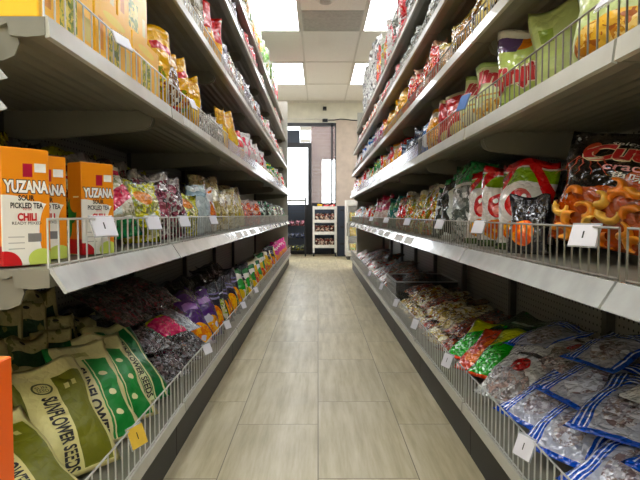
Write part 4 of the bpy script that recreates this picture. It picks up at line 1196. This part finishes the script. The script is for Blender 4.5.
for gy in range(5):
    for gx in range(5):
        cu = .09 + gx * .195 + (.09 if gy % 2 else 0) + rngc.uniform(-.02, .02)
        cv = .06 + gy * .112 + rngc.uniform(-.012, .012)
        if cu > .93: continue
        if gy == 4 and gx < 2: continue
        a0 = rngc.uniform(0, 6.28); span = rngc.uniform(3.0, 4.4)
        ru, wd = rngc.uniform(.058, .07), rngc.uniform(.036, .045)
        b_ = bmesh.new()
        rows_ = []
        n = 26
        for i in range(n + 1):
            a = a0 + span * i / n
            tp = 1 - .6 * (i / n) ** 2
            ridge = .0035 * (i % 2)
            ring = []
            for q in range(7):
                e_ = (q - 3) / 3
                r_ = ru + e_ * wd * tp
                hgt = .003 + (.018 * math.sqrt(max(0, 1 - e_ * e_)) + ridge * (1 - abs(e_))) * tp
                ring.append(b_.verts.new(S(max(.01, min(.99, cu + r_ * math.cos(a))), max(.01, min(.66, cv + r_ * .85 * math.sin(a))), hgt)))
            rows_.append(ring)
        for A, B in zip(rows_, rows_[1:]):
            for q in range(6): b_.faces.new((A[q], A[q + 1], B[q + 1], B[q])).smooth = True
        bmesh.ops.recalc_face_normals(b_, faces=b_.faces[:])
        nm, c = shades[k % 3]
        mesh_obj('prawn_cracker', b_, plain(nm, c, .35, coat=.6, noise_amt=.12, nscale=60), o)
        k += rngc.choice((1, 1, 2))
put('prawn_small', 1, 1, 1.365, yaw=40, lean=8, near=1, sc=.75, label='small black bag with orange prawn cracker picture beside the huge cracker bag')
for y, l in ((1.485, 'red, white and green bag with red ovals beside the small black bag'), (1.65, 'red, white and green bag with red ovals, middle one of three'), (1.80, 'red, white and green bag with red ovals under the shiny green top')):
    put('red_mouth', 1, 1, y, yaw=44, lean=8, near=1, label=l)
put('green_top', 1, 1, 1.99, dx=.0, yaw=36, lean=2, near=1, sc=1.04, label='silver bag with a big shiny green top standing behind the red ovals')
row(1, 1, 2.12, 2.36, ['black_white_green'], yaw=34, near=1, sc=1.1)
row(1, 1, 2.38, 3.3, ['yellow_stripe'], yaw=30, near=1, sc=1.15)
row(1, 1, 3.32, 3.62, ['red_noodle'], yaw=28, near=1, sc=1.15)
row(1, 1, 3.65, 4.15, ['teal_green'], yaw=28, sc=1.15)
row(1, 1, 4.18, 5.0, ['pink_far'], yaw=28, sc=1.2)
row(1, 1, 5.05, 7.35, ['white_red_far', 'dark_green', 'red_noodle', 'white_red_far'], yaw=25, sc=1.1)
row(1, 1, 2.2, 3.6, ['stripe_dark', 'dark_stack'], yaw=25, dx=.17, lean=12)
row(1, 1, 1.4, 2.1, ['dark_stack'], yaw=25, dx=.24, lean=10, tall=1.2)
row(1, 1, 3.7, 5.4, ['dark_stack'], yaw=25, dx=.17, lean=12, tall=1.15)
# ================================================================== right bottom shelf
for i, y in enumerate((.79, .99, 1.19, 1.385)):
    put('zip_blue', 1, 0, y, yaw=25, lean=65, near=2, dx=.0, roll=(-6, 5, -4, 6)[i])
for i, y in enumerate((.88, 1.09, 1.30)):
    put('zip_blue', 1, 0, y, yaw=28, lean=71, near=2, dx=.07, zoff=.08, roll=(8, -7, 10)[i])
put('zip_blue', 1, 0, 1.36, yaw=30, lean=74, near=2, dx=.17, zoff=.165, roll=6, sc=.85)
put('white_red_bag', 1, 0, 1.06, yaw=20, lean=72, near=2, dx=.17, zoff=.165, sc=.85)
put('white_red_bag', 1, 0, 1.54, yaw=24, lean=72, near=2, dx=.16, zoff=.09)
put('white_red_bag', 1, 0, 1.58, yaw=24, lean=52, near=2, dx=.0, zoff=.0, sc=.9)
put('zip_blue', 1, 0, 1.72, yaw=20, lean=76, near=1, dx=.27, zoff=.12)
put('green_pack', 1, 0, 1.71, yaw=34, lean=58, near=1, dx=.01, zoff=.03)
put('orange_pack', 1, 0, 1.83, yaw=32, lean=56, near=1, dx=.0, zoff=.02)
put('green_pack', 1, 0, 1.96, yaw=30, lean=58, near=1, dx=.0, zoff=.03, sc=.9)
put('big_green', 1, 0, 1.93, yaw=20, lean=74, near=1, dx=.18, zoff=.06)
row(1, 0, 2.1, 3.38, ['red_mix', 'cream_noodle', 'cream_noodle'], yaw=20, lean=70, near=1, jit=.5)
row(1, 0, 2.12, 3.4, ['red_mix', 'cream_noodle', 'cream_noodle', 'cream_noodle'], yaw=20, lean=73, near=1, dx=.05, zoff=.07, jit=.5)
row(1, 0, 2.2, 3.4, ['cream_noodle', 'red_mix', 'cream_noodle'], yaw=18, lean=78, near=1, dx=.18, zoff=.055, jit=.6)
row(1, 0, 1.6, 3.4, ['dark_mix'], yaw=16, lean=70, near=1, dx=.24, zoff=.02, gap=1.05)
row(1, 0, 3.98, 5.2, ['red_mix', 'white_blue_end'], yaw=20, lean=62)
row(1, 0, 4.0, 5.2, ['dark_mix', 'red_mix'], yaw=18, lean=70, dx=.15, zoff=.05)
row(1, 0, 5.25, 7.3, ['white_blue_end', 'red_mix'], yaw=20, lean=60)
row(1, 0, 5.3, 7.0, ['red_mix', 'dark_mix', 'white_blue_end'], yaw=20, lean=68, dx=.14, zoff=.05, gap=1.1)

tr = empty('display_tray', (.70, 3.69, LEV[1][0] + .002))
tag(tr, 'grey clear-walled tray standing among the noodle bags on the bottom shelf', 'tray')
bm = bmesh.new()
add_box(bm, -.20, .20, -.24, .24, 0, .006)
for a in ((-.20, -.196, -.24, .24), (.196, .20, -.24, .24), (-.196, .196, -.24, -.236), (-.196, .196, .236, .24)):
    add_box(bm, *a, .006, .15)
mesh_obj('tray_body', bm, M_smoke, tr)
bm = bmesh.new()
for a in ((-.205, -.192, -.245, .245), (.192, .205, -.245, .245), (-.192, .192, -.245, -.232), (-.192, .192, .232, .245)):
    add_box(bm, *a, .15, .157)
mesh_obj('tray_rim', bm, plain('grey_rim', '8d8d8a', .3), tr)
mesh_obj('liner', box_bm(-.19, .19, -.228, .228, .008, .09, .004), M_ink, tr)
for k in range(3):
    me, fn = get_mesh('dark_mix', k, 0)
    o = link(bpy.data.objects.new('food_bag', me))
    o.location = (.565 + .02 * k, 3.53 + .16 * k, LEV[1][0] + .135)
    o.rotation_euler = (R(-84), 0, R(-90))
    o.scale = (.85, .8, .9)
    tag(o, ['dim brown bag lying at the near end of the tray', 'dim brown bag lying in the middle of the tray', 'dim brown bag lying at the far end of the tray'][k], 'food bag', 'bags in the tray')

# ================================================================== soft packs give way where they press on each other
from mathutils.bvhtree import BVHTree
def solid_of(o):
    mw = o.matrix_world
    me = o.data
    return BVHTree.FromPolygons([mw @ v.co for v in me.vertices], [tuple(p.vertices) for p in me.polygons])
def bounds(o):
    c = [o.matrix_world @ Vector(x) for x in o.bound_box]
    return [min(a[k] for a in c) for k in range(3)] + [max(a[k] for a in c) for k in range(3)]
def meet(a, b): return all(a[k] < b[k + 3] and b[k] < a[k + 3] for k in range(3))
bpy.context.view_layer.update()
FIX = [c for c in bpy.data.objects if c.type == 'MESH' and c.name.split('.')[0] in ('bracket', 'upright', 'back_panel', 'shelf', 'end_panel') and c.parent]
FIXB = [(c, bounds(c)) for c in FIX]
SOLID = {}
packs = [a['o'] for a in ALL]
for it in range(6):
    bpy.context.view_layer.update()
    bb = {o: bounds(o) for o in packs}
    tr_ = {}
    def T(o):
        if o not in tr_: tr_[o] = solid_of(o)
        return tr_[o]
    thin, short = set(), set()
    order = sorted(packs, key=lambda o: bb[o][1])
    for i, a in enumerate(order):
        A = bb[a]
        for b in order[i + 1:]:
            B = bb[b]
            if B[1] > A[4]: break
            if meet(A, B) and (a in thin) + (b in thin) < 2 and T(a).overlap(T(b)): thin |= {a, b}
        for c, Bc in FIXB:
            if meet(A, Bc):
                if c not in SOLID: SOLID[c] = solid_of(c)
                if T(a).overlap(SOLID[c]): short.add(a)
    for o in thin:
        if o.scale.y > .5 * o.scale.x: o.scale.y *= .87
    for o in short: o.scale.z *= .95
    if not thin and not short: break
bpy.context.view_layer.update()

# ================================================================== labels for the packs
PL = {}
for a in ALL:
    if a['label']: continue
    PL.setdefault((a['key'], a['s'], a['lv'], a['back'], a['up']), []).append(a)
for (key, s, lv, back, up), L in PL.items():
    L.sort(key=lambda a: a['y'])
    rown = ROWN[s][lv]
    if up and lv == 5: rown = 'upper stack of the ' + rown
    elif up: rown = 'top of the pile, ' + rown
    elif back: rown = 'rear of the ' + rown
    for i, a in enumerate(L):
        nm = D[key]['desc']
        if len(L) == 1: lab = f'{nm} on the {rown}' if not up or lv == 5 else f'{nm} on {rown}'
        else:
            w_ = ORD[i] if i < len(L) - 1 or len(L) < 3 else 'farthest'
            if i == 0: w_ = 'nearest'
            lab = f'{nm}, {w_} along the {rown}'
        while len(lab.replace('-', ' ').split()) > 16 and ' the ' in lab: lab = lab.replace(' the ', ' ', 1)
        a['label'] = lab
for a in ALL:
    o = a['o']
    o['label'] = a['label']
    o['group'] = f"{D[a['key']]['desc'].split(' with ')[0]}s on the {ROWN[a['s']][a['lv']]}"
print('PACKS', len(ALL), 'distinct labels', len({a['label'] for a in ALL}))

# ================================================================== price cards on the guards
def price_card(s, lv, y, label, w=.05, h=.036, yaw=25, tilt=22, col=None, txt=None, drop=0.0):
    f = XF[s][lv] + .006
    r = empty('price_card', (s * (f - .004), y, LEV[s][lv] + GUARD[lv] + .002 - drop))
    rz = (90 - yaw) if s == -1 else -(90 - yaw)
    r.rotation_euler = (Matrix.Rotation(R(rz), 4, 'Z') @ Matrix.Rotation(R(-tilt), 4, 'X')).to_euler('XYZ')
    tag(r, label, 'price card', 'price cards clipped on the wire guards')
    mesh_obj('card', box_bm(-w / 2, w / 2, -.0035, -.0015, -h, 0, .0004), col or M_card, r)
    mesh_obj('holder', box_bm(-w / 2 - .002, w / 2 + .002, -.0012, .0005, -h - .002, .004, .0004), M_clear, r)
    Sf = lambda u, v, off: Vector((-w / 2 + u * w, -.0035 - off, -h + v * h))
    if txt:
        text_on('figure', txt, Sf, (.46, .52, .36, .70), I_dark, r, off=.0004)
    return r
M_card = plain('card_white', 'd9d7de', .45, noise_amt=.02)
M_card_y = plain('card_yellow', 'd9b23c', .5)
M_card_b = plain('card_blue', '3a6ab0', .4)
price_card(-1, 1, 1.125, 'lilac-white price card on the wire before the third tea carton', w=.06, h=.042, txt='1')
price_card(-1, 1, 1.465, 'lilac-white price card on the wire under the green yellow pickles')
price_card(-1, 1, 1.80, 'lilac-white price card on the wire before the dark red fruit')
price_card(-1, 1, 2.3, 'lilac-white price card on the wire at the first cream noodles')
price_card(-1, 2, 1.245, 'white price card on the wire before the yellow cartons', yaw=10, w=.07, h=.03)
price_card(-1, 2, 1.93, 'white price card on the wire after the yellow pouches', yaw=10)
price_card(-1, 0, 1.20, 'yellow price card on the wire before the sunflower seeds', w=.05, h=.045, col=M_card_y, yaw=20, txt='1')
price_card(-1, 0, 1.98, 'white price card on the wire before the crinkled black bags', yaw=20)
price_card(-1, 0, 2.42, 'white price card on the wire before the purple fruit bag', yaw=20)
price_card(-1, 0, 2.95, 'white price card on the wire after the black fruit bags', yaw=20)
price_card(-1, 0, 3.55, 'white price card on the wire before the far yellow bags', yaw=20)
price_card(1, 1, .925, 'white price card on the wire before the huge prawn crackers', w=.05, h=.038, yaw=30, txt='1')
price_card(1, 1, 1.53, 'white price card on the wire before the red oval bags', yaw=20, w=.05)
price_card(1, 1, 2.02, 'white price card on the wire before the black and white bag', yaw=20, w=.05)
price_card(1, 1, 2.75, 'white price card on the wire before the yellow noodles', yaw=20, w=.06)
price_card(1, 1, 3.6, 'white price card on the wire before the teal packets', yaw=20, w=.07)
price_card(1, 1, 4.6, 'white price card on the wire past the pink packets', yaw=20, w=.07)
price_card(1, 2, .80, 'large white price card on the wire before the tan crackers', w=.09, h=.04, yaw=5, tilt=35)
price_card(1, 2, 1.66, 'blue and white price card on the wire before the red crisp bag', w=.045, h=.05, col=M_card_b, yaw=20, drop=-.02)
for y, l in ((1.14, 'white price card on the wire before the striped zip bags'), (1.83, 'white price card on the wire before the green packs'), (2.45, 'white price card on the wire before the first noodle bundles'), (3.05, 'white price card on the wire before the last noodle bundles'), (3.75, 'white price card on the wire in front of the grey tray'), (4.6, 'white price card on the wire beyond the grey tray')):
    price_card(1, 0, y, l, w=.05, h=.045, yaw=20, txt='1' if y < 2 else None)

# loose clear hang strip at the near end of the left shelves
hs = empty('hang_strip', (-.535, .897, LEV[-1][2] - .03))
tag(hs, 'clear plastic hang strip with two flaps at the near left shelf end', 'hang strip')
mesh_obj('strip', box_bm(-.009, .009, -.002, 0, -.16, 0), M_clear, hs)
for k, z in enumerate((-.06, -.11)):
    bm = bmesh.new()
    add_prism(bm, [(-.02, z + .03), (.012, z + .01), (.03, z - .012), (.0, z - .02), (-.02, z - .012)], 'y', -.006 - .003 * k, -.0045 - .003 * k)
    mesh_obj('flap', bm, M_clear, hs)

# ================================================================== the far end of the aisle
tr = empty('white_trolley', (.12, 9.9, 0))
tag(tr, 'white four-tier metal trolley loaded with packs at the end of the aisle', 'trolley')
TH = [.175, .415, .63, .87]
for sx in (-1, 1):
    for sy in (-1, 1):
        mesh_obj('post', box_bm(sx * .20 - .017, sx * .20 + .017, sy * .15 - .014, sy * .15 + .014, .07, .91), M_white, tr)
        c = empty('caster', (sx * .20, sy * .15, 0)); c.parent = tr
        bm = bmesh.new(); add_bar(bm, (-.012, 0, .032), (.012, 0, .032), .03, 14); mesh_obj('wheel', bm, M_black, c)
        bm = bmesh.new(); add_box(bm, -.016, .016, -.012, .012, .058, .07); mesh_obj('fork', bm, M_upright, c)
for z in TH:
    bm = bmesh.new()
    add_box(bm, -.183, .183, -.138, .138, z, z + .008)
    add_box(bm, -.183, .183, -.155, -.138, z - .02, z + .035)
    add_box(bm, -.183, .183, .138, .15, z - .012, z + .03)
    mesh_obj('tier', bm, M_white, tr)
design('trolley_pack', 'dark red and brown snack pack', 'snack_pack', .085, .14, .05, '4a302a', [('blot', 26, .50, 'c4ac9c'), ('v', .7, .84, '7a3430')])
design('trolley_yellow', 'yellow pack', 'snack_pack', .10, .07, .06, 'd9b44a', [])
design('trolley_red', 'red pack', 'snack_pack', .10, .06, .06, 'b8323a', [('blot', 26, .58, 'd9c0b0')])
TN = ['bottom tier', 'second tier', 'third tier']
for i, z in enumerate(TH[:3]):
    for k in range(4):
        me, fn = get_mesh('trolley_pack', (i + k) % 3, 0)
        o = link(bpy.data.objects.new('snack_pack', me))
        o.location = (.12 - .132 + .088 * k, 9.83, z + .011); o.rotation_euler = (R(-6), 0, R(4 * (k % 2)))
        tag(o, f'dark red snack pack, {["first", "second", "third", "fourth"][k]} on the trolley {TN[i]}', 'snack pack', 'packs on the white trolley')
for k, (key, x, l) in enumerate((('trolley_yellow', .03, 'small yellow pack on top of the white trolley'), ('trolley_red', .15, 'small red pack on the trolley top beside the yellow one'), ('trolley_red', .255, 'small red pack at the corner of the trolley top'))):
    me, fn = get_mesh(key, k, 0)
    o = link(bpy.data.objects.new('snack_pack', me)); o.location = (x, 9.86, TH[3] + .011); o.rotation_euler = (R(-8), 0, 0)
    tag(o, l, 'snack pack', 'packs on the white trolley')

rk = empty('black_wire_rack', (-.42, 9.9, 0))
tag(rk, 'black wire display rack of small goods standing before the glass door', 'rack')
for sx in (-1, 1):
    for sy in (-1, 1):
        bm = bmesh.new(); add_bar(bm, (sx * .19, sy * .14, 0), (sx * .19, sy * .14, 1.07), .011, 8)
        mesh_obj('post', bm, M_black, rk)
RH = [.10, .32, .55, .78]
for z in RH:
    bm = bmesh.new()
    for k in range(9): add_bar(bm, (-.19, -.14 + .035 * k, z), (.19, -.14 + .035 * k, z), .004, 4)
    for zz in (z + .05, z + .10):
        add_bar(bm, (-.19, -.14, zz), (.19, -.14, zz), .004, 4); add_bar(bm, (-.19, .14, zz), (.19, .14, zz), .004, 4)
    mesh_obj('basket', bm, M_black, rk)
bm = bmesh.new()
for zz in (.96, 1.02, 1.06): add_bar(bm, (-.19, -.14, zz), (.19, -.14, zz), .006, 6)
mesh_obj('top_rail', bm, M_black, rk)
mesh_obj('back_board', box_bm(-.18, .18, .125, .135, .08, .92), M_navy, rk)
design('rack_red', 'red and pink packet', 'small_packet', .08, .10, .05, '5a2430', [('blot', 30, .56, 'b8808c')])
design('rack_blue', 'dark blue packet', 'small_packet', .08, .10, .05, '1a2038', [('blot', 30, .62, '4a5280')])
design('rack_green', 'green and yellow packet', 'small_packet', .08, .10, .05, '2c3420', [('blot', 30, .58, 'a09a48')])
for i, (z, key, cn) in enumerate(((RH[2], 'rack_red', 'red and pink'), (RH[1], 'rack_blue', 'dark blue'), (RH[0], 'rack_green', 'green and yellow'))):
    for k in range(4):
        me, fn = get_mesh(key, k % 3, 0)
        o = link(bpy.data.objects.new('small_packet', me)); o.location = (-.42 - .135 + .09 * k, 9.83, z + .006); o.rotation_euler = (R(-10), 0, 0)
        tag(o, f'{cn} packet, {["first", "second", "third", "fourth"][k]} in its basket of the black rack', 'packet', 'packets in the black wire rack')

for k in range(3):
    r = empty('storage_crate', (.44, 9.95, .001 + .305 * k))
    tag(r, ['dark navy crate at the bottom of the stack beside the trolley', 'dark navy crate in the middle of the stack beside the trolley', 'dark navy crate on top of the stack beside the trolley'][k], 'crate', 'stacked navy crates')
    bm = bmesh.new()
    add_box(bm, -.085, .085, -.14, .14, 0, .012)
    for a in ((-.085, -.075, -.14, .14), (.075, .085, -.14, .14), (-.075, .075, -.14, -.13), (-.075, .075, .13, .14)): add_box(bm, *a, .012, .285)
    mesh_obj('crate_body', bm, M_navy, r)
    bm = bmesh.new()
    for a in ((-.09, -.074, -.145, .145), (.074, .09, -.145, .145), (-.074, .074, -.145, -.129), (-.074, .074, .129, .145)): add_box(bm, *a, .285, .303)
    mesh_obj('crate_rim', bm, M_navy, r)
    mesh_obj('hand_grip', box_bm(-.035, .035, -.147, -.141, .21, .24, .002), M_black, r)

fr = empty('display_cabinet', (.73, 9.25, 0))
tag(fr, 'white glass-fronted display cabinet behind the far end of the right shelves', 'cabinet')
bm = bmesh.new()
add_box(bm, -.26, .26, -.22, .22, .06, .12)
add_box(bm, -.26, .26, -.22, .22, .94, 1.0)
add_box(bm, -.26, .26, .20, .22, .12, .94)
add_box(bm, -.26, -.235, -.22, .20, .12, .94); add_box(bm, .235, .26, -.22, .20, .12, .94)
mesh_obj('body', bm, M_white, fr)
mesh_obj('plinth', box_bm(-.24, .24, -.20, .20, 0, .06), M_black, fr)
dd = bmesh.new()
for a in ((-.255, -.225, .125, .935), (.225, .255, .125, .935), (-.225, .225, .125, .155), (-.225, .225, .905, .935)): add_box(dd, a[0], a[1], -.245, -.222, a[2], a[3])
dr_ = mesh_obj('door', dd, M_white, fr)
mesh_obj('glass_pane', box_bm(-.225, .225, -.236, -.232, .155, .905), M_glass, dr_)
mesh_obj('handle', box_bm(-.25, -.235, -.27, -.246, .4, .62, .003), M_steel, dr_)
for z in (.38, .64): mesh_obj('shelf', box_bm(-.233, .233, -.2, .198, z, z + .01), M_clear, fr)
design('cab_yellow', 'yellow pack', 'food_pack', .12, .15, .06, 'd9b83a', [('blot', 20, .6, 'a8c070')])
for z, n_ in ((.121, 'bottom'), (.391, 'middle'), (.651, 'top')):
    for k in range(3):
        me, fn = get_mesh('cab_yellow', k, 0)
        o = link(bpy.data.objects.new('food_pack', me)); o.location = (.73 - .14 + .14 * k, 9.14, z + .001); o.rotation_euler = (R(-5), 0, 0)
        tag(o, f'yellow pack, {["first", "second", "third"][k]} on the {n_} shelf of the white display cabinet', 'food pack', 'packs in the display cabinet')
